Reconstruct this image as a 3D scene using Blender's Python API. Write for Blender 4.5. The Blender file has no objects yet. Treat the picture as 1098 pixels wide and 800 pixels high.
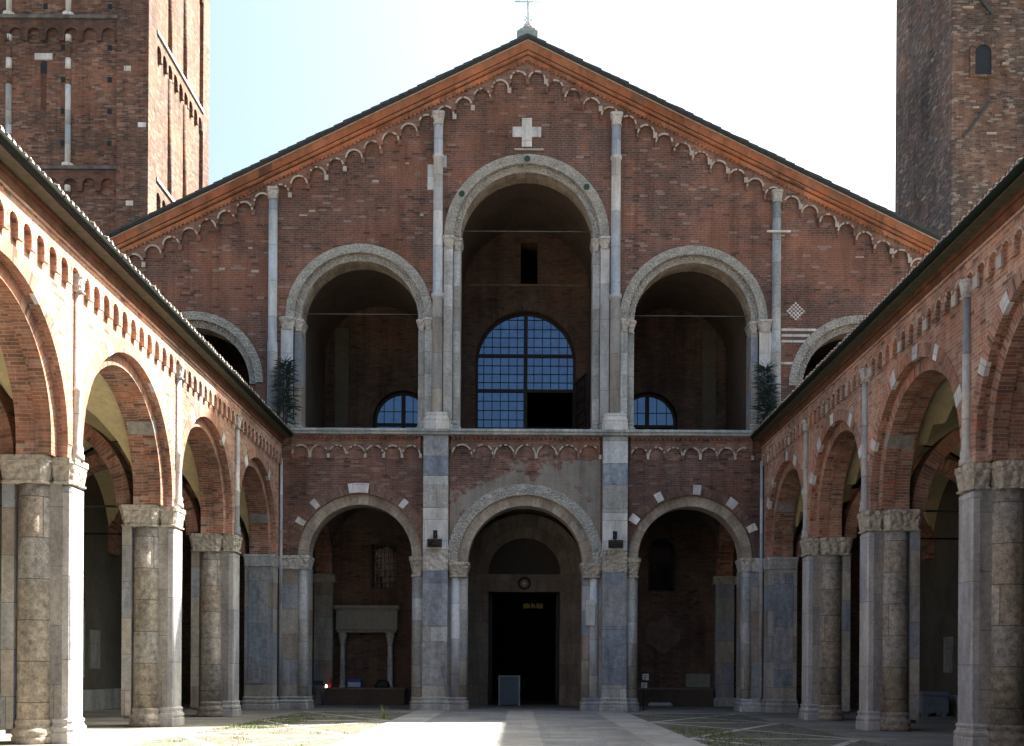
import bpy, bmesh, math, random
from mathutils import Vector

rnd = random.Random(11)
scene = bpy.context.scene
COL = scene.collection
R = math.radians
PI = math.pi

# ---------------------------------------------------------------- camera, sky, sun, exposure
CX = -0.15                                   # axis of the courtyard (camera stands on it)
cam_d = bpy.data.cameras.new('camera')
cam = bpy.data.objects.new('camera', cam_d)
COL.objects.link(cam)
cam.location = (CX, 0.0, 1.56)
cam.rotation_euler = (R(90), R(-0.33), 0)
cam_d.sensor_fit = 'HORIZONTAL'
cam_d.sensor_width = 36.0
cam_d.lens = 1130 / 1098 * 36.0
cam_d.shift_x = -9 / 1098
cam_d.shift_y = 318 / 1098
cam_d.clip_start = 0.1
cam_d.clip_end = 1500
scene.camera = cam

SUN = Vector((0.87, 0.478, 1.0)).normalized()
world = bpy.data.worlds.new('World')
scene.world = world
world.use_nodes = True
wt = world.node_tree
sky = wt.nodes.new('ShaderNodeTexSky')
sky.sky_type = 'NISHITA'
sky.sun_disc = False
sky.sun_elevation = math.asin(SUN.z)
sky.sun_rotation = math.atan2(SUN.x, SUN.y)
sky.air_density = 1.0
sky.dust_density = 7.5
sky.ozone_density = 1.0
bg = wt.nodes['Background']
bg.inputs['Strength'].default_value = 0.066
tint = wt.nodes.new('ShaderNodeMix')            # white balance of the daylight
tint.data_type = 'RGBA'
tint.blend_type = 'MULTIPLY'
tint.inputs[0].default_value = 1.0
tint.inputs[7].default_value = (0.93, 1.03, 1.0, 1)
wt.links.new(sky.outputs['Color'], tint.inputs[6])
wt.links.new(tint.outputs[2], bg.inputs['Color'])

sun_d = bpy.data.lights.new('sun', 'SUN')
sun_d.energy = 5.0
sun_d.angle = R(0.5)
sun_d.color = (1.0, 0.95, 0.86)
sun_o = bpy.data.objects.new('sun', sun_d)
COL.objects.link(sun_o)
sun_o.location = (30, 30, 50)
sun_o.rotation_euler = SUN.to_track_quat('Z', 'Y').to_euler()

scene.view_settings.view_transform = 'Standard'
scene.view_settings.look = 'None'
scene.view_settings.exposure = 2.5
scene.view_settings.gamma = 1.0
scene.view_settings.use_curve_mapping = False
scene.render.engine = 'CYCLES'
scene.cycles.use_denoising = True
scene.cycles.max_bounces = 6
scene.cycles.diffuse_bounces = 4

# ---------------------------------------------------------------- node helpers
def new_mat(name, rough=0.85):
    m = bpy.data.materials.new(name)
    m.use_nodes = True
    nt = m.node_tree
    b = nt.nodes['Principled BSDF']
    b.inputs['Roughness'].default_value = rough
    b.inputs['Specular IOR Level'].default_value = 0.25
    return m, nt, b

def nd(nt, t, **kw):
    n = nt.nodes.new(t)
    for k, v in kw.items():
        setattr(n, k, v)
    return n

def math_n(nt, op, a, b=None, c=None):
    n = nt.nodes.new('ShaderNodeMath')
    n.operation = op
    for i, x in enumerate((a, b, c)):
        if x is None:
            continue
        if isinstance(x, (int, float)):
            n.inputs[i].default_value = x
        else:
            nt.links.new(x, n.inputs[i])
    return n.outputs[0]

def mix_c(nt, fac, a, b, mode='MIX'):
    n = nt.nodes.new('ShaderNodeMix')
    n.data_type = 'RGBA'
    n.blend_type = mode
    for sock, x in ((n.inputs[0], fac), (n.inputs[6], a), (n.inputs[7], b)):
        if isinstance(x, (int, float)):
            sock.default_value = x
        elif isinstance(x, tuple):
            sock.default_value = (x[0], x[1], x[2], 1)
        else:
            nt.links.new(x, sock)
    return n.outputs[2]

def ramp(nt, fac, stops, interp='LINEAR'):
    n = nt.nodes.new('ShaderNodeValToRGB')
    cr = n.color_ramp
    cr.interpolation = interp
    while len(cr.elements) < len(stops):
        cr.elements.new(0.5)
    for e, (p, c) in zip(cr.elements, stops):
        e.position = p
        if isinstance(c, (int, float)):
            c = (c, c, c)
        e.color = (c[0], c[1], c[2], 1)
    nt.links.new(fac, n.inputs[0])
    return n.outputs[0]

def even(cols):
    k = len(cols)
    return [(i / k, c) for i, c in enumerate(cols)]

def position(nt, scale=(1, 1, 1)):
    g = nt.nodes.new('ShaderNodeNewGeometry')
    if scale == (1, 1, 1):
        return g.outputs['Position']
    m = nt.nodes.new('ShaderNodeVectorMath')
    m.operation = 'MULTIPLY'
    nt.links.new(g.outputs['Position'], m.inputs[0])
    m.inputs[1].default_value = scale
    return m.outputs[0]

def noise(nt, vec, scale, detail=5, rough=0.6):
    n = nt.nodes.new('ShaderNodeTexNoise')
    n.inputs['Scale'].default_value = scale
    n.inputs['Detail'].default_value = detail
    n.inputs['Roughness'].default_value = rough
    nt.links.new(vec, n.inputs['Vector'])
    return n.outputs[0]

def bump(nt, b, height, strength=0.4, dist=0.02):
    n = nt.nodes.new('ShaderNodeBump')
    n.inputs['Strength'].default_value = strength
    n.inputs['Distance'].default_value = dist
    nt.links.new(height, n.inputs['Height'])
    nt.links.new(n.outputs[0], b.inputs['Normal'])

def cells(nt, W, H, mort, wob=0.012, shift=0.5):
    """courses of bricks or blocks in UV metres -> per-cell random value, joint mask"""
    uv = nt.nodes.new('ShaderNodeUVMap')
    sp = nt.nodes.new('ShaderNodeSeparateXYZ')
    nt.links.new(uv.outputs[0], sp.inputs[0])
    pos = position(nt)
    wn = noise(nt, pos, 2.2, 2)
    w = math_n(nt, 'MULTIPLY', math_n(nt, 'SUBTRACT', wn, 0.5), wob * 2)
    v = math_n(nt, 'DIVIDE', math_n(nt, 'ADD', sp.outputs[1], w), H)
    row = math_n(nt, 'FLOOR', v)
    wr = nt.nodes.new('ShaderNodeTexWhiteNoise')
    wr.noise_dimensions = '1D'
    nt.links.new(row, wr.inputs['W'])
    u = math_n(nt, 'ADD', math_n(nt, 'DIVIDE', sp.outputs[0], W),
               math_n(nt, 'ADD', math_n(nt, 'MULTIPLY', row, shift), math_n(nt, 'MULTIPLY', wr.outputs['Value'], 0.35)))
    col = math_n(nt, 'FLOOR', u)
    cb = nt.nodes.new('ShaderNodeCombineXYZ')
    nt.links.new(col, cb.inputs[0])
    nt.links.new(row, cb.inputs[1])
    oi = nt.nodes.new('ShaderNodeObjectInfo')
    nt.links.new(math_n(nt, 'MULTIPLY', oi.outputs['Random'], 91.7), cb.inputs[2])
    wn3 = nt.nodes.new('ShaderNodeTexWhiteNoise')
    wn3.noise_dimensions = '3D'
    nt.links.new(cb.outputs[0], wn3.inputs['Vector'])
    fu = math_n(nt, 'FRACT', u)
    fv = math_n(nt, 'FRACT', v)
    j = math_n(nt, 'MAXIMUM', math_n(nt, 'LESS_THAN', fu, mort / W), math_n(nt, 'LESS_THAN', fv, mort / H))
    return wn3.outputs['Value'], j

def redder(c, k=1.0):
    return (c[0] * (1 + .05 * k), c[1] * (1 - .13 * k), c[2] * (1 - .21 * k))

def brick_mat(name, cols, mortar, W=0.27, H=0.078, mort=0.014, patch=0.5, patch_col=None, dark=0.55, mortar_amt=0.75, zone=0.45, plaster=None, red=.6):
    m, nt, b = new_mat(name, 0.9)
    if name in ('brick_dull_red', 'brick_lower_dark', 'brick_under_plaster', 'brick_tower'):
        cols = [redder(c) for c in cols]
        mortar = redder(mortar, .8)
    rv, j = cells(nt, W, H, mort)
    c = ramp(nt, rv, even(cols), 'CONSTANT')
    pos = position(nt)
    # groups of bricks of another batch
    grp = noise(nt, pos, 0.8, 7, 0.72)
    c = mix_c(nt, ramp(nt, grp, [(0.42, 0.0), (0.62, 0.55)]), c, mix_c(nt, 0.5, c, cols[0]))
    zn = noise(nt, position(nt, (1, 1, 1.6)), 0.28, 6, 0.68)
    warm = tuple(min(1, x * k) for x, k in zip(cols[1], (1.35, 1.10, .92)))
    cold = tuple(x * k for x, k in zip(cols[0], (.70, .82, .95)))
    c = mix_c(nt, ramp(nt, zn, [(0.50, 0.0), (0.57, zone)]), c, warm)
    c = mix_c(nt, ramp(nt, zn, [(0.41, zone), (0.48, 0.0)]), c, cold)
    c = mix_c(nt, math_n(nt, 'MULTIPLY', j, mortar_amt), c, mortar)
    run2 = noise(nt, position(nt, (2.3, 2.3, 0.16)), 1.0, 5, 0.6)
    c = mix_c(nt, ramp(nt, run2, [(0.60, 0.0), (0.74, .30)]), c, patch_col or mortar)
    rc = noise(nt, position(nt, (1, 1, 1.8)), 1.7, 6, 0.7)
    c = mix_c(nt, math_n(nt, 'MULTIPLY', ramp(nt, rc, [(0.56, 0.0), (0.66, red)]), math_n(nt, 'SUBTRACT', 1.0, math_n(nt, 'MULTIPLY', j, .6))), c,
              tuple(x * k for x, k in zip(cols[1], (1.6, .98, .8))))
    # single pale and nearly black bricks
    c = mix_c(nt, math_n(nt, 'MULTIPLY', math_n(nt, 'GREATER_THAN', rv, 0.965), .6), c, patch_col or mortar)
    c = mix_c(nt, math_n(nt, 'MULTIPLY', math_n(nt, 'LESS_THAN', rv, 0.03), .6), c, (.04, .032, .03))
    # lime patches with ragged edges
    pn = noise(nt, position(nt, (1, 1, 2.2)), 1.3, 9, 0.74)
    pf = math_n(nt, 'MULTIPLY', ramp(nt, pn, [(0.58, 0.0), (0.68, 1.0)]), patch)
    c = mix_c(nt, pf, c, patch_col or mortar)
    if plaster:
        sx = nd(nt, 'ShaderNodeSeparateXYZ')
        nt.links.new(pos, sx.inputs[0])
        bias = math_n(nt, 'ADD', math_n(nt, 'MULTIPLY', sx.outputs[0], 0.055), math_n(nt, 'MULTIPLY', math_n(nt, 'SUBTRACT', 9.15, sx.outputs[2]), 0.16))
        pm = math_n(nt, 'ADD', noise(nt, pos, 0.9, 10, 0.72), math_n(nt, 'MINIMUM', bias, 0.14))
        c = mix_c(nt, ramp(nt, pm, [(0.50, 0.0), (0.545, 0.9)]), c, mix_c(nt, noise(nt, pos, 2.0, 6), plaster, tuple(x * .7 for x in plaster)))
    # weathering: broad tone and vertical runs
    big = ramp(nt, noise(nt, pos, 0.33, 5, 0.65), [(0.3, dark), (0.7, 1.32)])
    c = mix_c(nt, 1.0, c, big, 'MULTIPLY')
    run = ramp(nt, noise(nt, position(nt, (2.6, 2.6, 0.22)), 1.0, 6, 0.7), [(0.32, 0.62), (0.55, 1.05)])
    c = mix_c(nt, 0.9, c, run, 'MULTIPLY')
    fine = ramp(nt, noise(nt, pos, 16, 3, 0.7), [(0.25, 0.75), (0.75, 1.2)])
    c = mix_c(nt, 0.8, c, fine, 'MULTIPLY')
    nt.links.new(c, b.inputs['Base Color'])
    h = math_n(nt, 'ADD', math_n(nt, 'MULTIPLY', j, -0.7), math_n(nt, 'ADD', math_n(nt, 'MULTIPLY', rv, 0.5), noise(nt, pos, 22, 4)))
    bump(nt, b, h, 0.55, 0.02)
    return m

def stone_mat(name, cols, W=0.9, H=0.8, joint=0.012, var=0.35, pit=0.4, rough=0.75, grain=9, shift=0.5, interp='CONSTANT'):
    m, nt, b = new_mat(name, rough)
    rv, j = cells(nt, W, H, joint, 0.006, shift)
    c = ramp(nt, rv, even(cols), interp)
    pos = position(nt)
    n1 = noise(nt, pos, grain, 8, 0.72)
    c = mix_c(nt, 1.0, c, ramp(nt, n1, [(0.3, 1 - var), (0.7, 1 + var)]), 'MULTIPLY')
    n2 = noise(nt, position(nt, (2.0, 2.0, 0.5)), 1.2, 6, 0.65)
    c = mix_c(nt, 1.0, c, ramp(nt, n2, [(0.35, 0.68), (0.62, 1.1)]), 'MULTIPLY')
    c = mix_c(nt, math_n(nt, 'MULTIPLY', j, 0.8), c, (0.07, 0.065, 0.06))
    pits = ramp(nt, noise(nt, pos, 34, 3, 0.6), [(0.33, 0.0), (0.43, 1.0)])
    c = mix_c(nt, pit, c, mix_c(nt, 1.0, c, pits, 'MULTIPLY'))
    nt.links.new(c, b.inputs['Base Color'])
    h = math_n(nt, 'ADD', math_n(nt, 'MULTIPLY', j, -0.8), math_n(nt, 'ADD', n1, math_n(nt, 'MULTIPLY', pits, 0.6 * pit + 0.1)))
    bump(nt, b, h, 0.5, 0.03)
    return m

def carved_mat(name, col, scale=7.0):
    m, nt, b = new_mat(name, 0.85)
    pos = position(nt)
    v = nd(nt, 'ShaderNodeTexVoronoi')
    v.inputs['Scale'].default_value = scale
    nt.links.new(pos, v.inputs['Vector'])
    n = noise(nt, pos, 14, 6, 0.7)
    c = mix_c(nt, 1.0, col, ramp(nt, n, [(0.3, 0.65), (0.7, 1.2)]), 'MULTIPLY')
    c = mix_c(nt, 0.5, c, mix_c(nt, 1.0, c, ramp(nt, noise(nt, pos, 2.0, 5), [(0.35, 0.55), (0.6, 1.1)]), 'MULTIPLY'))
    nt.links.new(c, b.inputs['Base Color'])
    h = math_n(nt, 'ADD', math_n(nt, 'MULTIPLY', v.outputs['Distance'], -1.6), math_n(nt, 'MULTIPLY', n, 0.6))
    bump(nt, b, h, 0.9, 0.07)
    return m

def plaster_mat(name, col, stain=0.6, stain_col=None, scale=0.8):
    m, nt, b = new_mat(name, 0.92)
    pos = position(nt)
    n1 = noise(nt, pos, scale, 8, 0.7)
    c = mix_c(nt, math_n(nt, 'MULTIPLY', ramp(nt, n1, [(0.4, 0.0), (0.65, 1.0)]), stain), col,
              stain_col or tuple(x * 0.55 for x in col))
    n2 = noise(nt, pos, 7, 7, 0.7)
    c = mix_c(nt, 1.0, c, ramp(nt, n2, [(0.3, 0.8), (0.7, 1.15)]), 'MULTIPLY')
    nt.links.new(c, b.inputs['Base Color'])
    bump(nt, b, n2, 0.3, 0.02)
    return m

def plain_mat(name, col, rough=0.6, metal=0.0, var=0.25, scale=6, spec=0.3):
    m, nt, b = new_mat(name, rough)
    n = noise(nt, position(nt), scale, 6, 0.65)
    c = mix_c(nt, 1.0, col, ramp(nt, n, [(0.3, 1 - var), (0.7, 1 + var)]), 'MULTIPLY')
    nt.links.new(c, b.inputs['Base Color'])
    b.inputs['Metallic'].default_value = metal
    b.inputs['Specular IOR Level'].default_value = spec
    bump(nt, b, n, 0.15, 0.01)
    return m

def glass_mat(name, col, ior=1.9):
    m, nt, b = new_mat(name, 0.05)
    n = noise(nt, position(nt), 1.2, 5)
    c = mix_c(nt, 1.0, col, ramp(nt, n, [(0.3, 0.65), (0.7, 1.3)]), 'MULTIPLY')
    rv, j = cells(nt, .367, .38, .001, 0.0, 0.0)
    c = mix_c(nt, 0.8, c, ramp(nt, rv, [(0.0, 0.55), (1.0, 1.3)]), 'MULTIPLY')
    nt.links.new(c, b.inputs['Base Color'])
    b.inputs['IOR'].default_value = ior
    b.inputs['Specular IOR Level'].default_value = 0.5
    bump(nt, b, noise(nt, position(nt), 2.4, 2), 0.12, 0.05)
    return m

M = {}
M['brick'] = brick_mat('brick_dull_red', zone=.75, red=.75, cols=[(.13, .082, .068), (.155, .096, .078), (.11, .076, .066), (.175, .102, .078), (.095, .066, .058), (.15, .092, .077), (.20, .105, .08)],
                       mortar=(.215, .18, .16), H=0.086, W=0.28, mort=0.019, patch=0.5, patch_col=(.26, .205, .18), mortar_amt=.7, dark=.62)
M['brick_lower'] = brick_mat('brick_lower_dark', [(.125, .08, .068), (.15, .09, .074), (.11, .078, .07), (.17, .095, .072), (.09, .066, .06), (.145, .092, .08), (.22, .15, .125)],  # lower wall brick: deeper dark tone and more patches than above
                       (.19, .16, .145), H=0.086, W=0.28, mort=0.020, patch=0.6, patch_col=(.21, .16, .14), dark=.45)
M['brick_plastered'] = brick_mat('brick_under_plaster', [(.125, .08, .068), (.15, .09, .074), (.11, .078, .07), (.17, .095, .072), (.09, .066, .06), (.145, .092, .08), (.22, .15, .125)],
                       (.19, .16, .145), H=0.086, W=0.28, mort=0.020, patch=0.6, patch_col=(.21, .16, .14), dark=.6, plaster=(.28, .255, .22))
M['brick_warm'] = brick_mat('brick_warm_band', [(.19, .10, .075), (.22, .115, .08), (.16, .09, .068), (.25, .14, .10), (.14, .08, .062)], (.22, .17, .14), H=0.075, W=0.27, patch=.3)
M['brick_ring_dark'] = brick_mat('brick_dull_voussoirs', [(.15, .09, .07), (.18, .10, .078), (.13, .08, .066), (.21, .13, .10), (.11, .07, .06)], (.20, .15, .12), W=0.40, H=0.085, patch=0.3)
M['brick_arcade'] = brick_mat('brick_orange', [(.34, .175, .12), (.40, .215, .145), (.28, .155, .115), (.44, .27, .20), (.22, .12, .09), (.36, .19, .13), (.38, .26, .21)],
                              (.46, .38, .31), H=0.086, mort=.017, patch=0.6, patch_col=(.44, .34, .27), red=.7)
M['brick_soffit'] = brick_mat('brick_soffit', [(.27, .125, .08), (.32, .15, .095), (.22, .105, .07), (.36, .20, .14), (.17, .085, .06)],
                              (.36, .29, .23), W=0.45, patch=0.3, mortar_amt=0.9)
M['brick_ring'] = brick_mat('brick_voussoirs', [(.30, .145, .095), (.35, .175, .115), (.24, .12, .085), (.38, .22, .16), (.19, .10, .075)],
                            (.38, .31, .25), W=0.40, H=0.085, patch=0.3)
M['brick_tower'] = brick_mat('brick_tower', [(.115, .077, .062), (.142, .09, .07), (.088, .064, .054), (.18, .115, .085), (.062, .049, .044), (.22, .17, .14)],
                             (.17, .14, .12), patch=0.4, dark=0.6)
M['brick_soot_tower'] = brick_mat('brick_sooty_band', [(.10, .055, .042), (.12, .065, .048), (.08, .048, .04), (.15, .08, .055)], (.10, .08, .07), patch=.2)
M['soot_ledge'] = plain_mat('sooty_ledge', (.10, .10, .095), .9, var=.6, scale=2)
M['brick_old'] = brick_mat('brick_weathered_grey', [(.115, .075, .06), (.145, .088, .068), (.09, .065, .055), (.17, .112, .088), (.06, .048, .044), (.24, .205, .175)],
                           (.18, .15, .13), patch=0.45, patch_col=(.28, .23, .19), dark=0.38, H=0.09)
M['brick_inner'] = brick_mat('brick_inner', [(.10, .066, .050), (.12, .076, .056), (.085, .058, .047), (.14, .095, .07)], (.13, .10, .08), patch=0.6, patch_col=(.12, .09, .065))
M['terracotta'] = brick_mat('terracotta', [(.30, .125, .068), (.34, .145, .08), (.27, .11, .06), (.36, .17, .10), (.19, .085, .055)], (.30, .14, .08),
                            W=0.6, H=0.30, mort=0.008, patch=0.15, mortar_amt=0.4, dark=0.7)
M['terracotta_spotted'] = brick_mat('terracotta_spotted', [(.30, .125, .068), (.34, .145, .08), (.27, .11, .06), (.32, .135, .075), (.16, .08, .055), (.29, .12, .068), (.33, .155, .10)], (.24, .12, .08),
                            W=0.5, H=2.0, mort=0.01, patch=0.35, patch_col=(.22, .13, .09), mortar_amt=0.5, dark=0.6, zone=.3)
M['recess_shade_brick'] = plain_mat('recess_shade_brick', (.085, .04, .027), 0.9, var=.4)
M['terracotta_red'] = plain_mat('terracotta_red', (.30, .085, .05), 0.9, var=0.4)
M['eave_wood'] = plain_mat('eave_wood', (.11, .045, .022), 0.8, var=0.45, scale=3)
M['tile'] = plain_mat('roof_tile', (.10, .075, .06), 0.85, var=0.45, scale=4)
M['tile_dark'] = plain_mat('roof_edge_dark', (.045, .05, .052), 0.7, var=0.3)
M['gutter'] = plain_mat('gutter_metal', (.010, .014, .011), 0.75, 0.0, var=0.3, spec=.15)
M['olive'] = plain_mat('olive_soffit', (.085, .078, .05), 0.85, var=0.3)
M['rim'] = plaster_mat('lime_rim_and_glint', (.46, .42, .375), 0.7, (.26, .20, .165), 2.2)
M['white_stone'] = stone_mat('white_stone', [(.62, .60, .58), (.54, .53, .52), (.58, .55, .50)], var=0.15, pit=0.15)
M['pale_col'] = stone_mat('pale_colonnette', [(.46, .47, .49), (.56, .56, .565), (.38, .395, .42), (.50, .49, .475), (.34, .335, .33)], W=5, H=1.35, var=0.15, pit=0.15)
M['pale_warm'] = stone_mat('warm_colonnette', [(.46, .43, .40), (.40, .38, .37), (.50, .47, .43), (.30, .29, .29), (.44, .38, .32)], W=5, H=1.35, var=0.2, pit=0.2)
M['jamb_dark'] = stone_mat('dim_jamb', [(.28, .26, .23), (.32, .29, .26), (.25, .23, .22)], W=3, H=1.2, var=0.3, pit=0.35)
M['grey_blue'] = stone_mat('blue_grey_stone', [(.23, .26, .30), (.28, .30, .335), (.20, .22, .26), (.30, .30, .31)], W=3, H=1.6, var=0.38, pit=0.4, grain=5)
M['blocks'] = stone_mat('mixed_blocks', [(.28, .29, .31), (.36, .33, .28), (.31, .30, .29), (.25, .27, .31), (.38, .36, .33), (.29, .24, .20)],
                        W=2.5, H=0.95, var=0.25, pit=0.35)
M['jamb'] = stone_mat('jamb_stone', [(.37, .365, .345), (.42, .415, .40), (.33, .32, .30), (.46, .46, .46), (.38, .355, .32)], W=2.0, H=0.85, var=0.3, pit=0.35)
M['voussoir'] = carved_mat('carved_voussoirs', (.43, .41, .37), 13)
M['voussoir_dark'] = stone_mat('ochre_voussoirs', [(.36, .30, .24), (.40, .34, .27), (.31, .25, .20)], W=2.0, H=0.40, var=0.3, pit=0.4)
M['column'] = stone_mat('pitted_column', [(.31, .265, .215), (.27, .235, .19), (.34, .30, .255), (.255, .225, .185), (.305, .25, .195), (.30, .28, .25), (.28, .25, .21)],
                        W=6.0, H=0.83, var=0.6, pit=0.55, grain=7, joint=.02)
M['pilaster'] = stone_mat('arcade_pilaster', [(.40, .39, .38), (.44, .42, .40), (.36, .36, .38), (.46, .44, .42)], W=6.0, H=1.7, var=0.2, pit=0.3)
M['carved'] = carved_mat('carved_stone', (.46, .41, .34))
M['carved_pale'] = carved_mat('carved_pale', (.52, .49, .45), 6)
M['cream'] = plaster_mat('cream_plaster', (.56, .47, .27), 0.5, (.38, .30, .17), 0.6)
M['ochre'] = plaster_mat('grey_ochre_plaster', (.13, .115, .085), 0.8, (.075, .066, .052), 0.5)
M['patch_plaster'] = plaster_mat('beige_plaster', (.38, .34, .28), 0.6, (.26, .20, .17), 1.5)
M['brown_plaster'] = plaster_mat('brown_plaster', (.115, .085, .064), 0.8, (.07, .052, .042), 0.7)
M['portal'] = stone_mat('portal_stone', [(.19, .155, .125), (.21, .175, .14), (.17, .14, .115)], W=1.6, H=0.9, var=0.25, pit=0.3)
M['dark_wood'] = plain_mat('dark_wood', (.025, .02, .017), 0.6)
M['grille'] = plain_mat('grille_iron', (.12, .12, .12), 0.7)
M['iron'] = plain_mat('iron', (.02, .02, .022), 0.5, 0.6)
M['black'] = plain_mat('black_paint', (.012, .013, .015), 0.45)
M['glass'] = glass_mat('window_glass', (.055, .105, .21), 2.2)  # blue base colour stands for reflected sky
M['glass'].node_tree.nodes['Principled BSDF'].inputs['Specular Tint'].default_value = (.42, .62, 1.0, 1)
M['glass_dark'] = glass_mat('dark_glass', (.008, .009, .01), 1.3)
M['green_disc'] = plain_mat('green_porphyry', (.02, .055, .038), 0.5)
M['lead'] = plain_mat('lead_grey', (.25, .29, .29), 0.6, 0.2)
M['steel'] = plain_mat('pale_metal', (.55, .68, .72), 0.35, 0.5)
M['ledge'] = stone_mat('ledge_stone', [(.32, .34, .34), (.36, .37, .36), (.28, .31, .31)], W=1.6, H=3, var=0.3, pit=0.3)
M['leaf'] = plain_mat('dark_leaf', (.022, .040, .034), 0.6, var=0.4, scale=9)
M['stem'] = plain_mat('stem', (.06, .05, .04), 0.8)
M['fresh_green'] = plain_mat('fresh_green', (.22, .30, .07), 0.7)
M['grass'] = plain_mat('grass', (.10, .14, .04), 0.8, var=0.45, scale=3)
M['plastic_blue'] = plain_mat('blue_card', (.03, .06, .30), 0.5)
M['paper'] = plain_mat('paper', (.42, .43, .43), 0.8, var=0.06)
M['ink'] = plain_mat('ink', (.06, .06, .07), 0.8)
M['red'] = plain_mat('red_card', (.42, .03, .03), 0.5)
M['panel'] = plain_mat('grey_blue_panel', (.09, .115, .145), 0.6, var=0.08)
M['tarp'] = plain_mat('slate_blue', (.16, .19, .25), 0.7, var=0.2)
M['marble_slab'] = plaster_mat('slab', (.24, .23, .195), 0.5, (.18, .17, .145), 2)
M['fresco'] = plaster_mat('faded_fresco', (.16, .115, .09), 0.8, (.09, .06, .05), 2.6)

def amber_mat():
    m, nt, b = new_mat('amber_glow')
    b.inputs['Base Color'].default_value = (.5, .35, .1, 1)
    b.inputs['Emission Color'].default_value = (1.0, 0.72, 0.18, 1)
    b.inputs['Emission Strength'].default_value = 0.003
    return m
M['amber'] = amber_mat()

def candle_mat():
    m, nt, b = new_mat('candle_glow')
    b.inputs['Emission Color'].default_value = (1.0, 0.62, 0.4, 1)
    b.inputs['Emission Strength'].default_value = 2.0
    return m
M['candle'] = candle_mat()

def paving_mat(name, cols, W, H, joint=0.015, weeds=0.3):
    m, nt, b = new_mat(name, 0.85)
    rv, j = cells(nt, W, H, joint, 0.01)
    c = ramp(nt, rv, even(cols), 'CONSTANT')
    pos = position(nt)
    n1 = noise(nt, pos, 5, 8, 0.7)
    c = mix_c(nt, 1.0, c, ramp(nt, n1, [(0.3, 0.78), (0.7, 1.15)]), 'MULTIPLY')
    n2 = noise(nt, pos, 0.6, 6, 0.65)
    c = mix_c(nt, 1.0, c, ramp(nt, n2, [(0.35, 0.72), (0.62, 1.1)]), 'MULTIPLY')
    jc = mix_c(nt, ramp(nt, noise(nt, pos, 1.1, 4), [(0.45, 0.0), (0.6, weeds)]), (.12, .11, .09), (.06, .09, .025))
    c = mix_c(nt, math_n(nt, 'MULTIPLY', j, 0.8), c, jc)
    nt.links.new(c, b.inputs['Base Color'])
    bump(nt, b, math_n(nt, 'ADD', math_n(nt, 'MULTIPLY', j, -1.0), n1), 0.4, 0.02)
    return m
M['slabs'] = paving_mat('paving_slabs', [(.22, .205, .18), (.25, .235, .205), (.19, .18, .165), (.23, .21, .18)], 1.1, 0.75)
M['path'] = paving_mat('path_slabs', [(.23, .235, .24), (.27, .27, .265), (.205, .215, .225), (.25, .24, .23)], 1.25, 0.62)
M['path_edge'] = paving_mat('path_edge', [(.34, .33, .315), (.37, .36, .34), (.31, .305, .295)], 4.0, 1.8, weeds=0.1)
M['path_mid'] = paving_mat('path_mid', [(.35, .335, .32), (.32, .31, .30), (.335, .325, .315)], 4.0, 2.4, weeds=0.1)
M['stripe'] = paving_mat('pale_stripe', [(.40, .385, .36), (.36, .345, .32), (.42, .40, .375)], 1.4, 5.0, weeds=0.2)

def cobble_mat():
    m, nt, b = new_mat('cobbles', 0.9)
    pos = position(nt)
    v = nd(nt, 'ShaderNodeTexVoronoi')
    v.inputs['Scale'].default_value = 8.0
    nt.links.new(pos, v.inputs['Vector'])
    d = nd(nt, 'ShaderNodeTexVoronoi')
    d.feature = 'DISTANCE_TO_EDGE'
    d.inputs['Scale'].default_value = 8.0
    nt.links.new(pos, d.inputs['Vector'])
    sp = nd(nt, 'ShaderNodeSeparateColor')
    nt.links.new(v.outputs['Color'], sp.inputs[0])
    c = ramp(nt, sp.outputs[0], even([(.14, .135, .115), (.10, .097, .088), (.20, .19, .175), (.125, .108, .09), (.16, .146, .122)]), 'CONSTANT')
    edge = ramp(nt, d.outputs['Distance'], [(0.03, 1.0), (0.10, 0.0)])
    moss = ramp(nt, noise(nt, pos, 0.7, 7, 0.7), [(0.48, 0.0), (0.70, 1.0)])
    gap = mix_c(nt, moss, (.11, .10, .07), (.075, .105, .03))
    c = mix_c(nt, edge, c, gap)
    c = mix_c(nt, math_n(nt, 'MULTIPLY', moss, 0.4), c, (.10, .115, .05))
    nt.links.new(c, b.inputs['Base Color'])
    bump(nt, b, math_n(nt, 'MINIMUM', d.outputs['Distance'], 0.25), 0.8, 0.05)
    return m
M['cobble'] = cobble_mat()

def ground_mat():
    m, nt, b = new_mat('gravel_ground', 0.95)
    pos = position(nt)
    n = noise(nt, pos, 3, 8, 0.7)
    c = ramp(nt, n, [(0.3, (.16, .14, .11)), (0.7, (.27, .24, .20))])
    nt.links.new(c, b.inputs['Base Color'])
    bump(nt, b, n, 0.4, 0.03)
    return m
M['ground'] = ground_mat()

# ---------------------------------------------------------------- mesh helpers
WO = {}                                        # world origin of every object

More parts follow.
